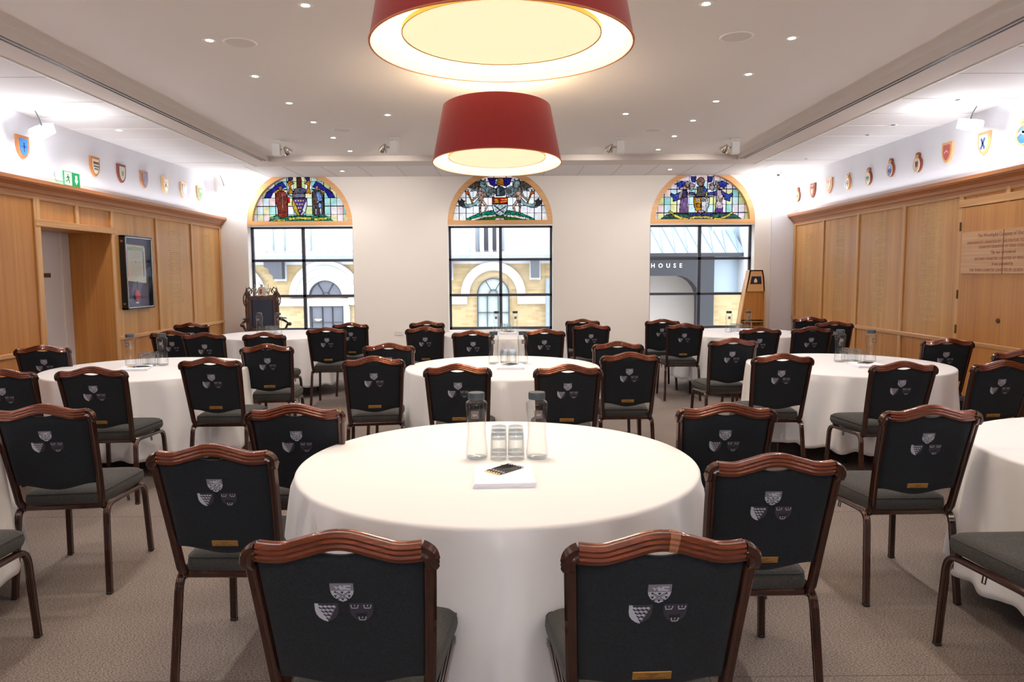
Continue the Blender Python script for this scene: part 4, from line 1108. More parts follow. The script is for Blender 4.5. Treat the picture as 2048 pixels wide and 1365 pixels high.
# ------------------------------------------------------------------ tables, cloths and what stands on them
TR = .80
def table(cx, cy, label):
    t = thing('round_table', label, 'table', (cx, cy, 0), random.uniform(0, 1), 'round tables under white cloths')
    MB().lathe([(0.0001, .722), (TR - .01, .722), (TR, .728), (TR, .738), (TR - .01, .742), (0.0001, .742)], 48).obj('tabletop', M['table_top'], t)
    for a in range(4):
        an = PI / 4 + a * PI / 2; x, y = .42 * math.cos(an), .42 * math.sin(an)
        MB().tube([(x * 1.22, y * 1.22, 0.0), (x, y, .722)], .017, 10).obj('leg', M['table_leg'], t)
    MB().tube([(-.32, -.30, .3), (.32, -.30, .3)], .012, 8).tube([(-.32, .30, .3), (.32, .30, .3)], .012, 8).obj('stretcher', M['table_leg'], t)
    return t
def cloth(cx, cy, label, seed, hem=.16):
    r = random.Random(seed); N = 300
    waves = [(r.randint(9, 12), r.uniform(0, 6.28), .5), (r.randint(15, 19), r.uniform(0, 6.28), .42), (r.randint(23, 29), r.uniform(0, 6.28), .2), (5, r.uniform(0, 6.28), .35)]
    R0 = .812
    ridges, a_ = [], r.uniform(0, .3)
    while a_ < 2 * PI - .15:
        ridges.append((a_, r.uniform(.045, .085), r.uniform(.7, 1.5))); a_ += r.uniform(.22, .46)
    def fold(a):
        s = .45 * sum(w * math.sin(n * a + p + .5 * math.sin(3 * a + p)) for n, p, w in waves)
        for c, w, h in ridges:
            d = (a - c + PI) % (2 * PI) - PI
            if abs(d) < 4 * w: s += h * math.exp(-(d / w) ** 2)
        return s - .35
    rings = []
    def ringf(fr, fz_): rings.append([(fr(a), fz_(a)) for a in (2 * PI * i / N for i in range(N))])
    for rr in (.2, .45, .65, .76): ringf(lambda a, q=rr: q, lambda a, q=rr: .7465 + .0008 * math.sin(5 * a + seed))
    for k in range(5):
        t = PI / 2 * k / 4
        ringf(lambda a, t=t: R0 - .006 + .014 * math.sin(t), lambda a, t=t: .7465 - .014 * (1 - math.cos(t)))
    D = 20
    for k in range(1, D + 1):
        t = k / D
        def fr(a, t=t):
            s = fold(a); amp = .006 + .048 * t ** .7
            cr = .018 * math.exp(-((((a + PI / 2 + PI) % (2 * PI)) - PI) / .018) ** 2) * (1 - t * .3)
            return R0 + .010 + .034 * t + amp * s * (.75 + .25 * math.sin(2 * a + seed)) + cr
        def fz_(a, t=t):
            return .732 - (.732 - hem - .022 * math.sin(2 * a + seed) - .018 * fold(a + .1)) * t
        ringf(fr, fz_)
    v = [(0, 0, .7465)]
    for g in rings:
        for i, (q, z) in enumerate(g):
            a = 2 * PI * i / N; v.append((q * math.cos(a), q * math.sin(a), z))
    f = [(0, 1 + i, 1 + (i + 1) % N) for i in range(N)]
    for k in range(len(rings) - 1):
        for i in range(N):
            j = (i + 1) % N; f.append((1 + k * N + i, 1 + (k + 1) * N + i, 1 + (k + 1) * N + j, 1 + k * N + j))
    o = MB().add(v, f, 0, True).obj('tablecloth', M['cloth'])
    so_ = o.modifiers.new('thickness', 'SOLIDIFY'); so_.thickness = .0012; so_.offset = 1
    o.location = (cx, cy, 0); tag(o, label, 'tablecloth', 'white round tablecloths')
    o.data.set_sharp_from_angle(angle=math.radians(80))
    return o

def make_bottle():
    b = empty('water_bottle')
    k = 1.0
    prof = [(.0001, .004), (.030, .002), (.040, .004), (.0455, .010), (.0465, .018), (.0455, .04), (.042, .075), (.039, .10), (.0385, .125), (.0395, .15), (.042, .18), (.0445, .215), (.0455, .232), (.0445, .240), (.039, .246), (.033, .249), (.0315, .252), (.0315, .262)]
    inn = [(r_ - .0022, z + (.004 if z < .02 else 0)) for r_, z in prof[1:]]
    MB().lathe(prof, 32).obj('glass_body', M['clear'], b)
    MB().lathe([(.0001, .007)] + inn[2:-1], 32).obj('inner_wall', M['clear'], b)
    MB().lathe([(.0001, .0015), (.036, .0015), (.043, .006), (.043, .009), (.030, .012), (.0001, .016)], 32).obj('thick_base', M['clear_base'], b)
    cap = MB().lathe([(.0001, .2535), (.0345, .2535), (.0352, .256), (.0352, .279), (.0338, .2825), (.0001, .283)], 36, 0, None, True).obj('screw_cap', M['cap'], b)
    cur = MB(); n = 8; w = .0165
    for i in range(n):
        x0, x1 = -w + 2 * w * i / n, -w + 2 * w * (i + 1) / n
        f_ = lambda x: -math.sqrt(.0445 ** 2 - x * x) - .0004
        cur.add([(x0, f_(x0), .178), (x1, f_(x1), .178), (x1, f_(x1) - .0004, .212), (x0, f_(x0) - .0004, .212)], [(0, 1, 2, 3)], 0, True)
    lb = cur.obj('label', M['label_grey'], b)
    text_mesh('monogram', 'GH', .013, M['label_txt'], lb, Matrix.Translation((0, -.0460, .193)), .0002)
    em = MB()
    pts = [(.0215 * math.cos(PI * (.1 + .8 * i / 12)), 0, .078 + .010 * math.sin(PI * (.1 + .8 * i / 12))) for i in range(13)]
    em.tube([(x, -math.sqrt(.0425 ** 2 - x * x) - .001, z) for x, _, z in pts], .0006, 5); em.tube([(-.018 + .036 * i / 6, -math.sqrt(.0435 ** 2 - (-.018 + .036 * i / 6) ** 2) - .001, .060) for i in range(7)], .0006, 5)
    em.obj('embossing', M['clear_base'], b)
    return b
def make_tumbler():
    # stands upside down: thick base on top
    g = empty('tumbler')
    rf = lambda a, z: 1 + (.022 * math.cos(12 * a) if z < .083 else .0)
    MB().lathe([(.0335, .0005), (.0345, .004), (.0345, .045), (.034, .082), (.0335, .090), (.0325, .104), (.031, .110), (.0001, .1105)], 48, 0, None, True, rf).obj('glass_wall', M['clear'], g)
    MB().lathe([(.0315, .001), (.032, .04), (.0315, .078), (.028, .0855), (.0001, .086)], 32).obj('inner_wall', M['clear'], g)
    MB().lathe([(.0001, .0885), (.0305, .0885), (.0315, .092), (.0312, .101), (.0295, .107), (.0001, .108)], 32).obj('thick_base', M['clear_base'], g)
    return g
def make_pad():
    p = empty('notepad')
    MB().box(-.113, .113, -.135, .135, 0, .0062, 0, None, .0008).obj('pages', M['paper'], p)
    MB().box(-.1134, .1134, -.1354, .1354, .0006, .0026).obj('page_edges', M['paper_edge'], p)
    q = MB().box(-.010, .010, .118, .124, .0062, .0065); q.obj('printed_logo', M['ink'], p)
    return p
def make_pencil():
    p = empty('pencil')
    rot = Matrix.Rotation(PI / 2, 4, 'Y')
    hexr = lambda a, z: 1
    MB().lathe([(.0036, .016), (.0036, .140)], 6, 0, rot, False).obj('barrel', M['pencil'], p)
    MB().lathe([(.0004, 0), (.0036, .016)], 8, 0, rot).obj('sharpened_tip', M['pencil_wood'], p)
    MB().lathe([(.0037, .140), (.0037, .150)], 10, 0, rot).obj('ferrule', M['silver'], p)
    MB().lathe([(.0035, .150), (.0035, .158), (.002, .160)], 10, 0, rot).obj('eraser', M['paper'], p)
    m = MB()
    for x in (.034, .040): m.lathe([(.0038, x), (.0038, x + .002)], 6, 0, rot, False)
    m.obj('white_band', M['paper'], p)
    return p
pb, pt, pp, pc = make_bottle(), make_tumbler(), make_pad(), make_pencil()
first = {'b': True, 't': True, 'p': True, 'c': True}
def inst(key, src, x, y, z, rz, label, cat, group):
    o = src if first[key] else copy_tree(src)
    first[key] = False
    o.location = (x, y, z); o.rotation_euler = (0, 0, rz); tag(o, label, cat, group); return o
ZT = .7478
def place_setting(nm, bx0, by0, rot=0.0, pads=3, pcr=.84, pdx=0.0, pdy=0.0, pens=6, full=True):
    """bottles either side of six upturned tumblers, pads in front. (bx0, by0): midway between the bottles"""
    ca, sa = math.cos(rot), math.sin(rot)
    W = lambda x, y: (bx0 + ca * x - sa * y, by0 + sa * x + ca * y)
    for s, w in ((-1, 'left'), (1, 'right')):
        x, y = W(s * .127, 0); inst('b', pb, x, y, ZT, rot * .3 + s * .12, 'clear water bottle with grey cap, %s one on %s' % (w, nm), 'bottle', 'capped water bottles in pairs on the tables')
    for r_, rn in ((0, 'front'), (1, 'middle'), (2, 'back')):
        for s, w in ((-1, 'left'), (1, 'right')):
            x, y = W(s * .037 + .002, -.015 + r_ * .080)
            inst('t', pt, x, y, ZT, r_ * .3 + s, 'upturned clear tumbler, %s %s of six on %s' % (rn, w, nm), 'glass', 'upturned tumblers between the water bottles')
    for k in range(pads):
        x, y = W(-.015 + pdx, -.30 + pdy); 
        inst('p', pp, x + .002 * k, y - .0015 * k, ZT + .0066 * k, rot + .03 + .008 * k, 'white notepad, %s of the stack on %s' % (('bottom', 'second', 'top')[k] if pads == 3 else ('bottom', 'top')[k], nm), 'notepad', 'stacked white notepads')
    zt = ZT + .0066 * pads
    for k in range(pens):
        x, y = W(-.088 + .0098 * k + pdx * 1.0, -.292 - .0098 * k + pdy)
        inst('c', pc, x, y, zt + .0036, rot + pcr, 'black pencil with white eraser, %s on %s' % (('first', 'second', 'third', 'fourth', 'fifth', 'last')[k], nm), 'pencil', 'rows of pencils on the notepads')

TB = [ # cx, cy, bottles x,y , name, rot
 (-.044, 2.99, -.008, 3.02, 'the front central table', 0.0, 0, 0),
 (-.048, 6.14, 0.0, 6.32, 'the middle table', 0.02, .02, .02),
 (-.05, 9.62, -.03, 9.9, 'the central window table', 0.0, 0.05, 0.0),
 (-3.06, 6.18, -3.145, 6.31, 'the doorway-side table', .25, -.03, .08),
 (-3.02, 9.7, -3.22, 9.8, 'the throne-side table', .0, .0, .0),
 (2.90, 6.18, 3.02, 6.28, 'the table by the honours boards', -.14, .02, .02),
 (3.05, 9.55, 3.05, 9.6, 'the boat-shaped cabinet table', 0.0, 0, 0),
]
TL = ['front central', 'middle', 'central window', 'doorway-side', 'throne-side', 'honours board side', 'boat-shaped cabinet side']
CL = ['large white tablecloth of the front central table, filling the foreground', 'white tablecloth of the middle table, half hidden by two chair backs', 'white tablecloth of the table before the central window',
      'white tablecloth of the table beside the oak doorway', 'white tablecloth of the table in front of the carved throne', 'white tablecloth of the table beside the oak honours boards', 'white tablecloth of the table near the boat-shaped cabinet']
for i, (cx, cy, bx_, by_, nm, rot, pdx, pdy) in enumerate(TB):
    table(cx, cy, 'round table with black legs under the %s cloth' % TL[i]); cloth(cx, cy, CL[i], 3 + i * 7, .13 if i == 3 else .155)
    place_setting(nm, bx_, by_, rot, 3, .84 if i != 3 else .1, pdx, pdy)
table(-3.12, 3.03, 'round table with black legs cut by the left picture edge'); cloth(-3.12, 3.03, 'white tablecloth cut by the left picture edge, in front', 61, .16)
table(2.90, 3.02, 'round table with black legs cut by the right picture edge'); cloth(2.90, 3.02, 'white tablecloth cut by the right picture edge, in front', 74, .16)
PE, UPE, DE, DA, FE, WE, SE, CE = 66, 36, 44, 128, 15, 4.9, 98, 40     # lamp powers (W), downlight angle, daylight
# ------------------------------------------------------------------ pendants
M['shade_in'] = None
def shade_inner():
    m, nt, b = new_mat('glowing cream shade lining'); 
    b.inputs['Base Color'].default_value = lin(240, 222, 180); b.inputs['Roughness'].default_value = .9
    b.inputs['Emission Color'].default_value = (1, .82, .45, 1); b.inputs['Emission Strength'].default_value = .4  # emission stands in for lamplight falling on the lining
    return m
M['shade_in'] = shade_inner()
M['diffuser'] = emit('pendant diffuser', (1.0, .77, .47, 1), .72)
M['diffuser'].node_tree.nodes['Principled BSDF'].inputs['Base Color'].default_value = (.9, .8, .66, 1)
nz_ = M['diffuser'].node_tree
def pendant(x, y, label, tilt=0.05, energy=160):
    r0, r1, h = .57, .475, .485
    z0 = 2.505
    t = thing('pendant_lamp', label, 'lamp', (x, y, z0), 0, 'red drum pendants')
    t.rotation_euler = (tilt, 0, 0)
    MB().lathe([(r0, 0), (r1, h)], 72, cap=False).obj('red_shade', M['red_shade'], t)
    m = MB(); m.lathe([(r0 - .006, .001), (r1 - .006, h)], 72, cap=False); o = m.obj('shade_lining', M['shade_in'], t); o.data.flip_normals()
    MB().lathe([(r0 - .007, 0), (r0 + .001, 0), (r0 + .002, .006), (r0 - .006, .006), (r0 - .007, 0)], 72, cap=False).obj('rim', pbr('rim tape', lin(205, 120, 80), .6), t)
    MB().lathe([(.0001, .05), (.425, .05), (.428, .053), (.428, .062), (.425, .064), (.0001, .064)], 72).obj('diffuser', M['diffuser'], t)
    rg = MB(); rg.lathe([(.428, .048), (.432, .048), (.432, .066), (.428, .066)], 72, cap=False); rg.obj('diffuser_ring', M['brass'], t)
    for k in range(3):
        a = k * 2.09
        MB().tube([(0, 0, h - .02), (r1 * math.cos(a) * .99, r1 * math.sin(a) * .99, h - .02)], .004, 6).obj('spoke', M['chrome'], t)
    MB().tube([(0, 0, h - .03), (0, 0, ZM - z0 + .004)], .008, 8).obj('rod', M['chrome'], t)
    MB().lathe([(.0001, ZM - z0 - .03), (.06, ZM - z0 - .03), (.065, ZM - z0 - .02), (.065, ZM - z0 + .005)], 24).obj('ceiling_rose', M['white'], t)
    lamp('pendant downward light', 'SPOT', (x, y, z0 + .03), energy, (1, .86, .70), .14, spot=(150, .6))
    lamp('upward ceiling light', 'POINT', (x, y, z0 + .41), UPE, (1, .82, .6), .1)
    return t
def lamp(name, typ, loc, e, col, r, spot=None, aim=None):
    l = bpy.data.lights.new(name, typ); l.energy = e; l.color = col
    if typ != 'SUN': l.shadow_soft_size = r
    if spot: l.spot_size = math.radians(spot[0]); l.spot_blend = spot[1]
    o = bpy.data.objects.new(name, l); COL.objects.link(o); o.location = loc
    if aim: o.rotation_euler = (Vector(aim) - Vector(loc)).to_track_quat('-Z', 'Y').to_euler()
    return o
pendant(-.02, 3.27, 'large red drum pendant cut by the top of the picture, glowing cream inside', .0, PE)
pendant(-.088, 6.56, 'smaller looking red drum pendant hanging whole in the middle of the room', -.065, PE)
lamp('upward ceiling light', 'SPOT', (0, -.3, 2.7), 330, (1, .86, .7), .3, (170, 1), (0, -.3, 4))  # added unseen uplight brightening the near ceiling, no pendant hangs here

# ------------------------------------------------------------------ ceiling fittings
def downlight(x, y, z, label, lit=True, e=None, r=.035):
    t = thing('ceiling_downlight', label, 'downlight', (x, y, z), 0, 'recessed ceiling downlights')
    MB().lathe([(r - .008, -.001), (r + .012, -.004), (r + .016, -.001), (r + .016, .0)], 24, cap=False).obj('trim_ring', M['white'], t)
    MB().lathe([(.0001, -.0015), (r - .008, -.0015)], 24).obj('lamp_face', M['lamp'] if lit else M['lamp_off'], t)
    if lit: lamp('downlight beam', 'SPOT', (x, y, z - .012), (e or DE), (1, .93, .85), .035, (DA, .8), (x, y, 0))
    return t
ord_ = ['first', 'second', 'third', 'fourth', 'fifth', 'sixth', 'seventh']
for s, xx, nm in ((-1, -2.34, 'doorway side'), (1, 2.26, 'honours board side')):
    for i, y in enumerate((5.94, 6.98, 8.04, 9.02, 10.02, 11.08)):
        downlight(xx * K, y * K, ZM, 'lit round downlight, %s from the viewer in the %s row' % (ord_[i], nm))
    downlight(s * 1.38 * K, 5.2 * K, ZM, 'lit round downlight beside the big pendant, %s, at the picture top' % nm)
    downlight(s * 1.38 * K, 8.64 * K, ZM, 'small lit downlight between pendant and ceiling spotlights, %s' % nm)
    for y in (4.9, 3.85, 2.8, 1.7): lamp('downlight beam', 'SPOT', (xx * K, y * K, ZM - .012), DE, (1, .93, .85), .035, (DA, .8), (xx * K, y * K, 0))
downlight(-4.70 * K, 9.05 * K, ZL, 'lit downlight in the low white ceiling above the oak doorway')
for x, y, n in ((-2.80, 12.6, 'above the first window'), (-.95, 12.5, 'above the central window'), (2.77, 12.57, 'above the HOUSE sign window')):
    downlight(x * K, y * K, ZL, 'lit downlight in the low ceiling %s' % n, True, DE * .5)
for y, n in ((7.67, 'first'), (8.93, 'second'), (9.56, 'third'), (11.5, 'fourth')):
    downlight(4.65 * K, y * K, ZL, 'unlit downlight, %s from the viewer above the honours boards' % n, False)
for x, y, n in ((-2.12, 6.0, 'large round ceiling speaker beyond the first downlight, doorway side'), (1.81, 5.9, 'large round ceiling speaker near the honours board side downlights'),
                (-2.10, 9.5, 'far round ceiling speaker before the spotlights, doorway side'), (1.886, 9.6, 'far round ceiling speaker before the spotlights, honours board side')):
    t = thing('ceiling_speaker', n, 'speaker', (x * K, y * K, ZM), 0, 'round ceiling speakers')
    MB().lathe([(.105, -.002), (.120, -.007), (.125, -.002), (.125, 0)], 32, cap=False).obj('rim', M['white'], t)
    MB().lathe([(.0001, -.004), (.107, -.003)], 32).obj('grille', M['grey_grille'], t)
def spotlight(x, y, s, label, lit=True):
    t = thing('ceiling_spotlight', label, 'spotlight', (x * K, y * K, ZM), 0, 'white ceiling spotlights')
    MB().box(-.06, .06, -.03, .03, -.012, 0, 0, None, .003).obj('mounting_plate', M['white'], t)
    MB().tube([(0, 0, -.012), (0, 0, -.05)], .012, 8).obj('stem', M['white'], t)
    MB().box(-.05 - s * .0, .05, -.06, .05, -.20, -.045, 0, Matrix.Rotation(.12 * s, 4, 'Z'), .006).obj('gear_box', M['white'], t)
    c = Vector((s * .135, -.02, -.125)); R_ = Matrix.Translation(c) @ Matrix.Rotation(-s * .5, 4, 'Z') @ Matrix.Rotation(-2.2, 4, 'X')
    MB().tube([(s * .045, 0, -.115), tuple(c)], .011, 8).obj('yoke', M['chrome'], t)
    MB().lathe([(.0001, -.045), (.022, -.045), (.03, -.02), (.055, .03), (.057, .045), (.052, .045), (.028, -.01), (.0001, -.015)], 28, 0, R_).obj('reflector', M['chrome'], t)
    MB().ball((0, 0, 0), .016).obj('bulb', M['lamp'], t).matrix_local = R_
    lamp('spotlight beam', 'SPOT', (x * K + s * .14, y * K + .05, ZM - .14), SE, (1, .93, .84), .03, (85, .9), (x * K + s * .5, YB, 1.5))
    return t
spotlight(-3.16, 10.2, 1, 'white ceiling spotlight in the corner above the first window')
spotlight(-1.52, 10.05, -1, 'white ceiling spotlight between the first window and the red pendant')
spotlight(1.55, 10.12, -1, 'white ceiling spotlight right of the red pendant')
spotlight(3.14, 10.2, -1, 'white ceiling spotlight beside the soffit corner, HOUSE sign side')

def flood(x, y, z, s, label, ry, e=None):
    t = thing('wall_floodlight', label, 'floodlight', (x, y, z), 0, 'white uplighting floodlights')
    R_ = Matrix.Rotation(ry, 4, 'X')
    MB().box(-.065, .065, -.13, .02, -.055, .055, 0, R_, .012).obj('housing', M['white'], t)
    fn = MB()
    for k in range(6): fn.box(-.06, .06, .025 + k * .018, .033 + k * .018, -.05, .05, 0, R_)
    fn.box(-.05, .05, .02, .135, -.042, .042, 0, R_); fn.obj('cooling_fins', M['white'], t)
    MB().tube([(0, .0, .05), (s * .02, .0, .12), (s * .06, 0, ZL - z)], .006, 6).obj('hanging_bracket', M['cap'], t)
    lamp('floodlight', 'POINT', (x - s * .22, y - .06, z - .05), e or FE, (.95, .97, 1), .05)
    return t
flood(-4.72, 7.98 * K, 3.16 * K, -1, 'white floodlight hanging above the blue shield, doorway side', .45)
flood(-4.74, 13.05 * K, 3.13 * K, -1, 'white floodlight on a black arm in the window wall corner', .1)
flood(4.72, 7.95 * K, 3.18 * K, 1, 'white floodlight hanging above the shields, honours board side', .3)
for x in (-4.7, 4.7):
    for y in (4.0, 1.2, -1.4): lamp('floodlight', 'POINT', (x, y, 3.0), FE, (1, .97, .93), .05)  # unseen lamps without fittings, added to brighten the near ceiling
lamp('floodlight', 'POINT', (4.4, 12.2, 2.95), FE, (1, .97, .93), .05)

# uplighting strips lying on top of both cornices
for s in (-1, 1):
    l = bpy.data.lights.new('cornice uplight', 'AREA'); l.shape = 'RECTANGLE'; l.size = .05; l.size_y = 15.2; l.energy = CE; l.color = (.90, .94, 1)
    o = bpy.data.objects.new('cornice uplight', l); COL.objects.link(o); o.location = (s * (XP - .03), (13.1 * K - 2.8) / 2, 2.66 * K + .012)
    o.rotation_euler = (PI, s * -.62, 0)

cv = thing('security_camera', 'grey dome security camera under the low ceiling by the window corner', 'camera', (4.743 * K, 12.95 * K, ZL))
MB().lathe([(.0001, 0), (.07, 0), (.068, -.03), (.05, -.045), (.0001, -.046)][::-1], 24).obj('mount', pbr('grey camera casing', lin(176, 176, 170), .4), cv)
MB().ball((0, -.01, -.052), .042).obj('eye_ball', pbr('camera ball', lin(120, 118, 114), .35), cv)
MB().lathe([(.0001, 0), (.016, 0), (.018, .012)], 16, 0, Matrix.Translation((-.012, -.050, -.062)) @ Matrix.Rotation(1.3, 4, 'X')).obj('lens', M['black'], cv)

# exit sign
ex = thing('exit_sign', 'green and white running man sign with downward arrow above the doorway', 'sign', (-4.86, 8.73 * K, 2.75 * K))
hw, hh = .150, .078
MB().box(-.10, -.02, -hw, hw, -.02, hh + .02, 0, None, .006).obj('housing', M['white'], ex)
MB().box(-.02, -.004, -hw, hw, -hh, hh, 0, None, .002).obj('panel', emit('exit green', lin(0, 140, 80), .25), ex)
MB().box(-.004, -.003, -hw + .006, -.005, -hh + .006, hh - .006).obj('white_field', emit('exit white', lin(200, 225, 210), .2), ex)
RW = lambda x: Matrix.Translation((x, 0, 0)) @ Matrix.Rotation(PI / 2, 4, 'Z')
eg = emit('exit green mark', lin(0, 120, 70), .15); ew = emit('exit arrow white', lin(240, 252, 244), .4)
m = MB()
m.prism([(.075 - .025, -.055), (.075 + .025, -.055), (.075, -.055)][:2] + [(.078, -.055)], .001, RW(-.003)) if False else None
ar = [(.078, -.052), (.112, -.006), (.096, -.006), (.096, .048), (.060, .048), (.060, -.006), (.044, -.006)]
m.prism(ar, .001, RW(-.0025)); m.obj('arrow', ew, ex)
m = MB()
for q in ([(-.085, .04), (-.075, .048), (-.066, .04), (-.075, .032)], [(-.092, .028), (-.070, .030), (-.062, .0), (-.078, -.006)], [(-.070, .028), (-.044, .016), (-.046, .008), (-.070, .018)], [(-.090, .026), (-.110, .004), (-.104, -.002), (-.086, .014)],
          [(-.078, -.004), (-.062, -.002), (-.048, -.024), (-.052, -.052), (-.060, -.052), (-.060, -.026)], [(-.078, -.004), (-.070, -.012), (-.100, -.036), (-.122, -.036), (-.122, -.028), (-.102, -.028)]): m.prism(q[::-1], .001, RW(-.0015))
m.obj('running_man', eg, ex)

# ------------------------------------------------------------------ heraldic shields on the white walls
SHP = [(-.5, .5), (.5, .5), (.5, .05), (.44, -.15), (.3, -.34), (.12, -.46), (0, -.5), (-.12, -.46), (-.3, -.34), (-.44, -.15), (-.5, .05)]
sc2 = lambda w, h, cx=0, cz=0, P=None: [(cx + a * w, cz + b * h) for a, b in (P or SHP)]
BADGE = ell(0, -.06, .40, .44, 22)
WOODS = {'w': wood('shield oak', lin(176, 108, 60), lin(206, 140, 86), .4), 'd': wood('shield mahogany', lin(112, 46, 34), lin(146, 70, 52), .35), 'l': wood('shield pale oak', lin(214, 160, 104), lin(232, 186, 134), .45)}
cols = {}
def colm(c):
    if c not in cols: cols[c] = pbr('painted enamel', lin(*c), .35)
    return cols[c]
def hshield(side, y, z, wd, field, charges, label, badge_=False, w=.19, h=.235):
    x = side * (XW - .001)
    t = thing('heraldic_shield', label, 'shield', (x, y * K, z * K), 0, 'painted shields along the %s wall' % ('doorway side' if side < 0 else 'honours board side'))
    A = Matrix.Rotation(PI / 2, 4, 'Z') if side < 0 else Matrix.Rotation(-PI / 2, 4, 'Z')
    def pr(nm, poly, d0, d1, mat):
        m = MB(); m.prism([(a, b) for a, b in poly][::-1], d1 - d0, A @ Matrix.Translation((0, -d1, 0))); return m.obj(nm, mat, t)
    if badge_:
        m = MB(); poly = [(a * w * 1.12, b * h) for a, b in ell(0, -.1, .42, .40, 24)]
        m.prism(poly[::-1], .022, A @ Matrix.Translation((0, -.022, 0)))
        top = [(a * w, b * h) for a, b in ell(0, .34, .24, .18, 16)]
        m.prism(top[::-1], .021, A @ Matrix.Translation((0, -.021, 0)))
        m.obj('backboard', WOODS[wd], t)
        m = MB(); m.tube([tuple(A @ Vector((a * w * .9, -.026, b * h))) for a, b in ell(0, -.12, .36, .34, 24)], .006, 6, closed=True, up=(1, 0, 0)); m.obj('rope_border', colm((232, 206, 150)), t)
        pr('painted_field', [(a * w * .88, b * h) for a, b in ell(0, -.12, .34, .32, 22)], .020, .026, colm(field))
        pr('crown', [(-.022, .062), (-.018, .088), (-.008, .078), (0, .095), (.008, .078), (.018, .088), (.022, .062)][::-1], .020, .030, colm((214, 176, 90)))
    else:
        pr('backboard', sc2(w, h), 0, .024, WOODS[wd])
        pr('painted_field', sc2(w * .66, h * .74, 0, .0), .020, .030, colm(field))
    for poly, c in charges: pr('painted_charge', [(a * w, b * h) for a, b in poly], .028, .0325, colm(c))
    return t
bar = lambda z, t=.06, w=.3: [(-w, z), (w, z), (w, z + t), (-w, z + t)]
hshield(-1, 8.05, 3.005, 'w', (66, 132, 206), [([(-.03, -.2), (.03, -.2), (.05, .2), (-.05, .2)], (40, 84, 150)), ([(-.2, -.02), (.2, -.02), (.2, .06), (-.2, .06)], (54, 104, 176))], 'oak shield with plain blue field below the hanging floodlight')
hshield(-1, 9.43, 3.0, 'w', (226, 226, 196), [(bar(.12, .12), (140, 60, 56)), (bar(-.02), (54, 78, 84)), (bar(-.16, .06, .22), (60, 90, 140))], 'oak shield with red chief and blue white waves above the exit sign')
hshield(-1, 10.07, 3.0, 'd', (206, 204, 186), [([(-.12, -.15), (.1, -.1), (.14, .14), (-.1, .12)], (150, 146, 130))], 'dark red wooden shield with pale grey field')
hshield(-1, 10.69, 3.0, 'w', (128, 126, 172), [([(-.14, -.1), (.14, -.1), (.1, .1), (-.1, .1)], (176, 140, 120))], 'oak shield with violet blue field')
hshield(-1, 11.33, 3.0, 'l', (242, 230, 200), [([(-.2, -.15), (-.12, -.15), (0, .02), (.12, -.15), (.2, -.15), (.04, .1), (-.04, .1)], (70, 60, 60)), (bar(.12, .05, .2), (200, 190, 226))], 'pale shield with dark chevron on cream')
hshield(-1, 11.97, 3.0, 'l', (82, 58, 56), [([(-.12, .0), (.2, .05), (.16, .28), (-.04, .25)], (46, 40, 46)), ([(0, -.2), (.1, -.05), (-.06, .0)], (190, 130, 110))], 'pale shield with almost black field')
hshield(-1, 12.59, 3.01, 'l', (92, 176, 104), [(bar(.12, .12), (206, 222, 200)), ([(-.05, -.2), (.12, -.1), (.02, .04)], (40, 120, 60))], 'pale shield with bright green field beside the corner floodlight')
hshield(1, 7.49, 3.02, 'l', (52, 140, 200), [([(-.3, -.06), (-.1, .06), (.05, .0), (.3, .1), (.3, -.04), (.1, -.14), (-.1, -.06), (-.3, -.16)], (240, 244, 246)), (ell(.05, 0, .10, .08, 10), (110, 120, 96))], 'round badge with blue and white waves at the right picture edge', True, .24, .26)
hshield(1, 8.11, 3.01, 'l', (196, 206, 214), [([(-.2, .2), (-.1, .25), (.2, -.2), (.12, -.28)], (66, 92, 150)), ([(.2, .2), (.1, .25), (-.2, -.2), (-.12, -.28)], (66, 92, 150))], 'pale shield with blue cross-shaped device under the floodlight')
hshield(1, 8.78, 3.02, 'l', (190, 92, 84), [([(-.2, -.05), (0, .06), (.2, -.05), (.2, .02), (0, .13), (-.2, .02)], (222, 180, 170))], 'pale shield with dusty red field')
hshield(1, 9.41, 3.0, 'd', (214, 196, 196), [([(-.14, .05), (.14, .05), (.1, -.18), (0, -.26), (-.1, -.18)], (96, 50, 56))], 'dark ship badge with crown and small dark shield in a white ring', True)
hshield(1, 10.07, 3.03, 'd', (150, 156, 214), [([(-.25, -.2), (.2, -.3), (.26, -.12), (-.1, -.08)], (52, 92, 170)), ([(-.1, -.05), (.12, .0), (.05, .14)], (236, 236, 244))], 'dark ship badge with crown, lilac and blue field', True)
hshield(1, 10.68, 2.995, 'd', (228, 222, 206), [(ell(0, -.12, .18, .14, 14), (72, 150, 170)), ([(-.1, -.12), (.1, -.12), (.0, .0)], (190, 210, 220))], 'oval badge with teal centre in a cream ring', True)
hshield(1, 11.32, 3.005, 'w', (240, 238, 236), [(ell(0, -.12, .15, .2, 14), (98, 114, 170)), (ell(0, -.12, .07, .1, 12), (240, 236, 230))], 'amber ship badge with a blue ring on white', True)
hshield(1, 11.97, 3.02, 'w', (176, 106, 72), [([(-.3, .3), (0, .3), (-.02, -.3), (-.22, -.1)], (96, 60, 60)), ([(.05, .28), (.1, .28), (.06, -.2), (0, -.3)], (240, 214, 120))], 'oak shield split dark and gold')
hshield(1, 12.61, 3.015, 'd', (186, 130, 76), [(bar(.12, .14), (120, 52, 48)), ([(-.1, -.2), (.14, -.16), (.04, .08), (-.06, .1)], (238, 214, 160))], 'dark shield with red chief and gold beast')
hshield(1, 13.24, 3.015, 'd', (220, 222, 190), [(ell(0, -.12, .12, .12, 12), (110, 176, 120))], 'last small ship badge by the window corner, green centre', True, .17, .23)

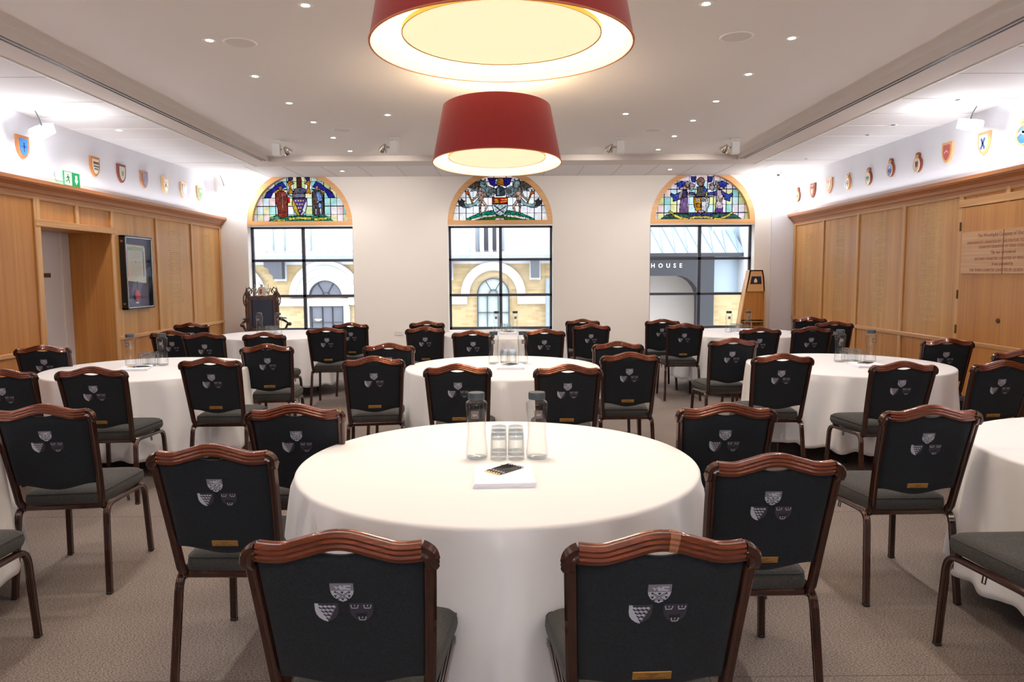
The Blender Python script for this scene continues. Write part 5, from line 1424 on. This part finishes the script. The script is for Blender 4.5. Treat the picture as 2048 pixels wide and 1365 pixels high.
# ------------------------------------------------------------------ framed charter in its case
cs = thing('charter_case', 'black glazed case holding an illuminated parchment and red wax seal', 'display case', (-XP, 10.215 * K, 1.66 * K))
w_, h_ = .355, .475
m = MB()
m.box(0, .075, -w_, -w_ + .018, -h_, h_).box(0, .075, w_ - .018, w_, -h_, h_).box(0, .075, -w_, w_, h_ - .018, h_).box(0, .075, -w_, w_, -h_, -h_ + .018)
m.obj('frame', M['black'], cs)
MB().box(.0, .012, -w_ + .018, w_ - .018, -h_ + .018, h_ - .018).obj('backing', pbr('slate blue backing', lin(98, 94, 122), .8), cs)
m = MB(); m.box(.0715, .077, -w_ + .018, -w_ + .026, -h_ + .018, h_ - .018).box(.0715, .077, w_ - .026, w_ - .018, -h_ + .018, h_ - .018).box(.0715, .077, -w_ + .018, w_ - .018, h_ - .026, h_ - .018).box(.0715, .077, -w_ + .018, w_ - .018, -h_ + .018, -h_ + .03)
m.obj('silver_fillet', M['silver'], cs)
MB().box(.066, .069, -w_ + .018, w_ - .018, -h_ + .018, h_ - .018).obj('glass_pane', M['pane'], cs)
par = MB().prism([(-.27, -.10), (.27, -.14), (.265, .33), (.24, .36), (-.24, .37), (-.27, .34)], .004, Matrix.Translation((.018, 0, 0)) @ Matrix.Rotation(PI / 2, 4, 'Z')).obj('parchment', pbr('parchment', lin(222, 218, 204), .8), cs)
xx = .0185
m = MB().box(xx, xx + .0015, -.20, .20, .29, .335); m.obj('green_border', colm((150, 178, 140)), par)
m = MB().box(xx, xx + .0015, -.22, -.195, -.05, .29); m.obj('red_border', colm((206, 110, 100)), par)
m = MB().box(xx, xx + .0015, .195, .22, -.05, .29); m.obj('blue_border', colm((110, 124, 170)), par)
m = MB().box(xx + .001, xx + .0025, -.035, .035, .285, .345); m.obj('painted_arms', colm((196, 160, 110)), par)
m = MB()
for k in range(26):
    z = .27 - k * .0125
    if k in (8, 9): continue
    m.box(xx, xx + .001, -.165, .165 - (.06 if k % 7 == 6 else 0), z, z + .003)
m.box(xx, xx + .001, -.008, .008, .12, .16); m.obj('handwriting', pbr('faded ink', lin(176, 172, 166), .8), par)
MB().tube([(.03, 0, -.11), (.034, .004, -.24)], .006, 6).obj('seal_cord', pbr('seal cord', lin(110, 66, 60), .8), cs)
m = MB(); m.lathe([(.0001, .014), (.03, .013), (.062, .010), (.068, .004), (.068, 0)], 28, 0, Matrix.Translation((.026, .0, -.30)) @ Matrix.Rotation(PI / 2, 4, 'Y') @ Matrix.Diagonal((1.15, 1, 1, 1)))
m.lathe([(.0001, .020), (.014, .018), (.03, .013)], 16, 0, Matrix.Translation((.026, .0, -.30)) @ Matrix.Rotation(PI / 2, 4, 'Y')); m.obj('wax_seal', pbr('red wax', lin(186, 54, 62), .4), cs)
MB().box(.013, .02, -.03, .03, -.405, -.385).obj('caption', M['paper'], cs)
m = MB()
for z in (.40, -.40): m.box(.02, .05, -w_ - .002, -w_, z - .012, z + .012)
m.obj('brass_clasp', M['brass'], cs)

# ------------------------------------------------------------------ boat-shaped cabinet
bt = thing('boat_shaped_cabinet', 'tall oak cabinet tapering like a boat with navy crest panel, beside the last window', 'cabinet', (4.40 * K, 12.95 * K, 0), 0)
zt = 1.665 * K
out = [(-.30, 0), (-.285, .35), (-.245, .70), (-.20, 1.0), (-.155, 1.27), (-.115, 1.47), (-.095, zt), (.125, zt), (.15, 1.45), (.17, 1.2), (.18, .9), (.185, .5), (.185, 0)]
inn = [(-.265, .05), (-.25, .35), (-.212, .70), (-.168, 1.0), (-.13, 1.22), (.118, 1.22), (.138, .95), (.145, .5), (.145, .05)]
MB().prism(out, .02, Matrix.Translation((0, .17, 0))).obj('back_board', M['oak_warm'], bt)
m = MB(); n = len(out)
def sidewall(poly, idx, t):
    for i in idx:
        a, b = Vector(poly[i]), Vector(poly[(i + 1) % len(poly)])
        d = (b - a).normalized(); nn = Vector((d.y, -d.x)) * t
        m.prism([tuple(a), tuple(b), tuple(b + nn), tuple(a + nn)], .19)
sidewall(out, range(0, 6), .022); sidewall(out, range(7, 12), .022); m.box(out[6][0], out[7][0], 0, .19, zt - .02, zt)
m.obj('side_board', M['oak'], bt)
m = MB(); m.prism([(-.13, 1.22), (-.155, 1.22), (-.115, 1.47), (-.095, zt - .0), (.125, zt - .0), (.15, 1.45), (.165, 1.22), (.118, 1.22)][::1], .02); m.obj('top_panel', M['arch_wood'], bt)
MB().prism([(-.235, .74), (-.195, 1.0), (-.145, 1.22), (.14, 1.22), (.155, .95), (.16, .74)][::-1], .012, Matrix.Translation((0, .03, 0))).obj('front_panel', M['oak_warm'], bt)
MB().box(-.20, .145, .01, .18, .70, .715).box(-.17, .145, .01, .18, .62, .63).box(-.05, -.03, .02, .18, .3, .70).obj('shelf', M['oak'], bt)
nv = MB().prism([(-.085, 1.345), (-.062, 1.475), (.095, 1.475), (.108, 1.345)][::-1], .004, Matrix.Translation((0, -.004, 0))).obj('navy_panel', pbr('navy velvet', lin(22, 26, 62), .7), bt)
MB().prism([(-.02, 1.37), (-.022, 1.41), (-.008, 1.432), (.004, 1.445), (.014, 1.432), (.03, 1.41), (.028, 1.37)][::-1], .003, Matrix.Translation((0, -.007, 0))).obj('gilt_crest', M['gilt'], nv)

# ------------------------------------------------------------------ carved throne
M['walnut'] = wood('dark carved walnut', lin(42, 22, 16), lin(86, 48, 34), .28, 'Z', .3, 1.0, .5)
M['leather'] = pbr('navy leather', lin(26, 32, 56), .38, coat=.2)
th = thing('carved_throne', 'ornate carved wooden armchair with navy leather and heraldic cresting by the window', 'armchair', (-4.215 * K, 12.55 * K, 0), .42)
m = MB(); 
for s in (-1, 1):
    prof = [(.026, .0), (.03, .05), (.022, .09), (.034, .2), (.034, .55), (.022, .60), (.036, .64), (.024, .68), (.030, .80), (.034, .95), (.030, 1.08), (.040, 1.12), (.026, 1.15), (.022, 1.2), (.034, 1.24), (.018, 1.29), (.008, 1.33), (.001, 1.35)]
    MB().lathe(prof, 14, 0, Matrix.Translation((s * .235, .12, 0))).obj('back_post', M['walnut'], th)
    MB().lathe([(.03, 0), (.034, .04), (.022, .08), (.036, .16), (.028, .30), (.036, .40), (.036, .52)], 14, 0, Matrix.Translation((s * .27, -.36, 0))).obj('leg', M['walnut'], th)
    am = MB().sweep([(s * .235, .10, .80), (s * .26, -.05, .82), (s * .31, -.20, .80), (s * .35, -.32, .775), (s * .36, -.38, .76)], [(.022 * math.cos(k * PI / 4), .02 * math.sin(k * PI / 4)) for k in range(8)], up=(0, 0, 1)); am.ball((s * .36, -.39, .757), .032)
    am = am.obj('arm', M['walnut'], th)
    MB().box(-.028, .028, -.16, .1, .0, .018, 0, T(s * .275, -.1, .835, s * .25), .006).obj('arm_pad', M['leather'], am)
    MB().sweep([(s * .345, -.33, .77), (s * .32, -.29, .70), (s * .27, -.31, .62), (s * .29, -.36, .53)], [(.018 * math.cos(k * PI / 3), .018 * math.sin(k * PI / 3)) for k in range(6)], up=(0, 1, 0)).obj('arm_support', M['walnut'], th)
    # scroll wings beside the cresting
    sp = [(s * (.235 + .055 * math.cos(t * .5)), .12, 1.14 + .10 * math.sin(t * .5) + t * .008) for t in range(-3, 7)]
    MB().tube(sp, .011, 7).tube([(s * .20, .12, 1.20), (s * .24, .12, 1.30), (s * .19, .12, 1.34), (s * .15, .12, 1.28), (s * .17, .12, 1.24)], .012, 7).tube([(s * .1, .12, 1.22), (s * .14, .12, 1.33), (s * .2, .12, 1.26)], .010, 7).obj('scroll_carving', M['walnut'], th)
MB().box(-.27, .27, -.38, .14, .47, .55, 0, None, .012).obj('seat_rail', M['walnut'], th)
MB().box(-.25, .25, -.37, .10, .55, .63, 0, None, .03).obj('seat_cushion', M['leather'], th)
m = MB().box(-.215, .215, .10, .14, .62, .70, 0, None, .008).box(-.215, .215, .10, .14, 1.13, 1.20, 0, None, .008); m.box(-.215, -.165, .10, .14, .68, 1.16).box(.165, .215, .10, .14, .68, 1.16)
m.obj('back_frame', M['walnut'], th)
MB().box(-.170, .170, .085, .135, .68, 1.145, 0, None, .018).obj('back_cushion', M['leather'], th)
m = MB(); m.prism([(-.06, 1.21), (.06, 1.21), (.07, 1.29), (.05, 1.34), (0, 1.36), (-.05, 1.34), (-.07, 1.29)], .03, Matrix.Translation((0, .10, 0))); cr = m.obj('heraldic_cresting', pbr('tarnished silver gilt', lin(196, 186, 168), .35, metal=.6), th)
m = MB()
for s in (-1, 1):
    m.ball((s * .085, .11, 1.27), .022, 10, 0, 1.5).ball((s * .088, .11, 1.315), .014, 8)
    m.tube([(s * .10, .11, 1.23), (s * .12, .11, 1.29), (s * .10, .11, 1.35), (s * .11, .11, 1.39)], .006, 6)
m.ball((0, .11, 1.375), .026, 10).tube([(-.03, .11, 1.38), (-.035, .11, 1.43)], .005, 6).tube([(.0, .11, 1.39), (.0, .11, 1.44)], .005, 6).tube([(.03, .11, 1.38), (.035, .11, 1.43)], .005, 6)
m.tube([(-.12, .105, 1.215), (-.06, .1, 1.20), (0, .1, 1.212), (.06, .1, 1.20), (.12, .105, 1.215)], .010, 7)
m.obj('silver_figures', pbr('silver figures', lin(214, 208, 196), .3, metal=.6), cr)
MB().prism([(-.035, 1.235), (.0, 1.235), (.0, 1.31), (-.035, 1.31)][::1], .004, Matrix.Translation((0, .094, 0))).obj('red_quarter', colm((150, 54, 40)), cr)

# wall socket
sk = thing('wall_socket', 'small white triple socket plate on the wall between first and central windows', 'socket', (-2.0 * K, YB, .552 * K))
MB().box(-.075, .075, -.012, 0, -.04, .04, 0, None, .004).obj('face_plate', pbr('socket plate', lin(226, 222, 218), .5), sk)
m = MB()
for x in (-.045, 0, .045):
    m.box(x - .004, x + .004, -.0135, -.011, .006, .018).box(x - .013, x - .007, -.0135, -.011, -.014, -.008).box(x + .007, x + .013, -.0135, -.011, -.014, -.008)
m.obj('pin_hole', M['cap'], sk)

# ------------------------------------------------------------------ world, camera, view
wd_ = bpy.data.worlds.new('sky'); SC.world = wd_; wd_.use_nodes = True
bg = wd_.node_tree.nodes['Background']; bg.inputs['Color'].default_value = (.88, .94, 1.0, 1); bg.inputs['Strength'].default_value = WE
cam = bpy.data.cameras.new('camera'); cam.sensor_width = 36; cam.lens = 1455 / 2048 * 36; cam.clip_end = 200; cam.clip_start = .05
co = bpy.data.objects.new('camera', cam); COL.objects.link(co)
rt = Vector((.99996775, -.00585091, -.00550072)); up_ = Vector((.00600717, .0903904, .99588829)); fw = Vector((.00532964, .99588922, -.09042263))
co.matrix_world = Matrix(((rt.x, up_.x, -fw.x, 0), (rt.y, up_.y, -fw.y, 0), (rt.z, up_.z, -fw.z, 1.52), (0, 0, 0, 1)))
SC.camera = co
SC.view_settings.view_transform = 'Standard'; SC.view_settings.look = 'None'; SC.view_settings.gamma = 1
SC.view_settings.use_curve_mapping = False; SC.view_settings.exposure = 0.22
cy = SC.cycles
cy.use_denoising = True; cy.use_adaptive_sampling = True; cy.adaptive_threshold = 0.03; cy.max_bounces = 8; cy.diffuse_bounces = 4; cy.glossy_bounces = 3; cy.transmission_bounces = 6; cy.transparent_max_bounces = 24
cy.caustics_reflective = False; cy.caustics_refractive = False; cy.sample_clamp_indirect = 6
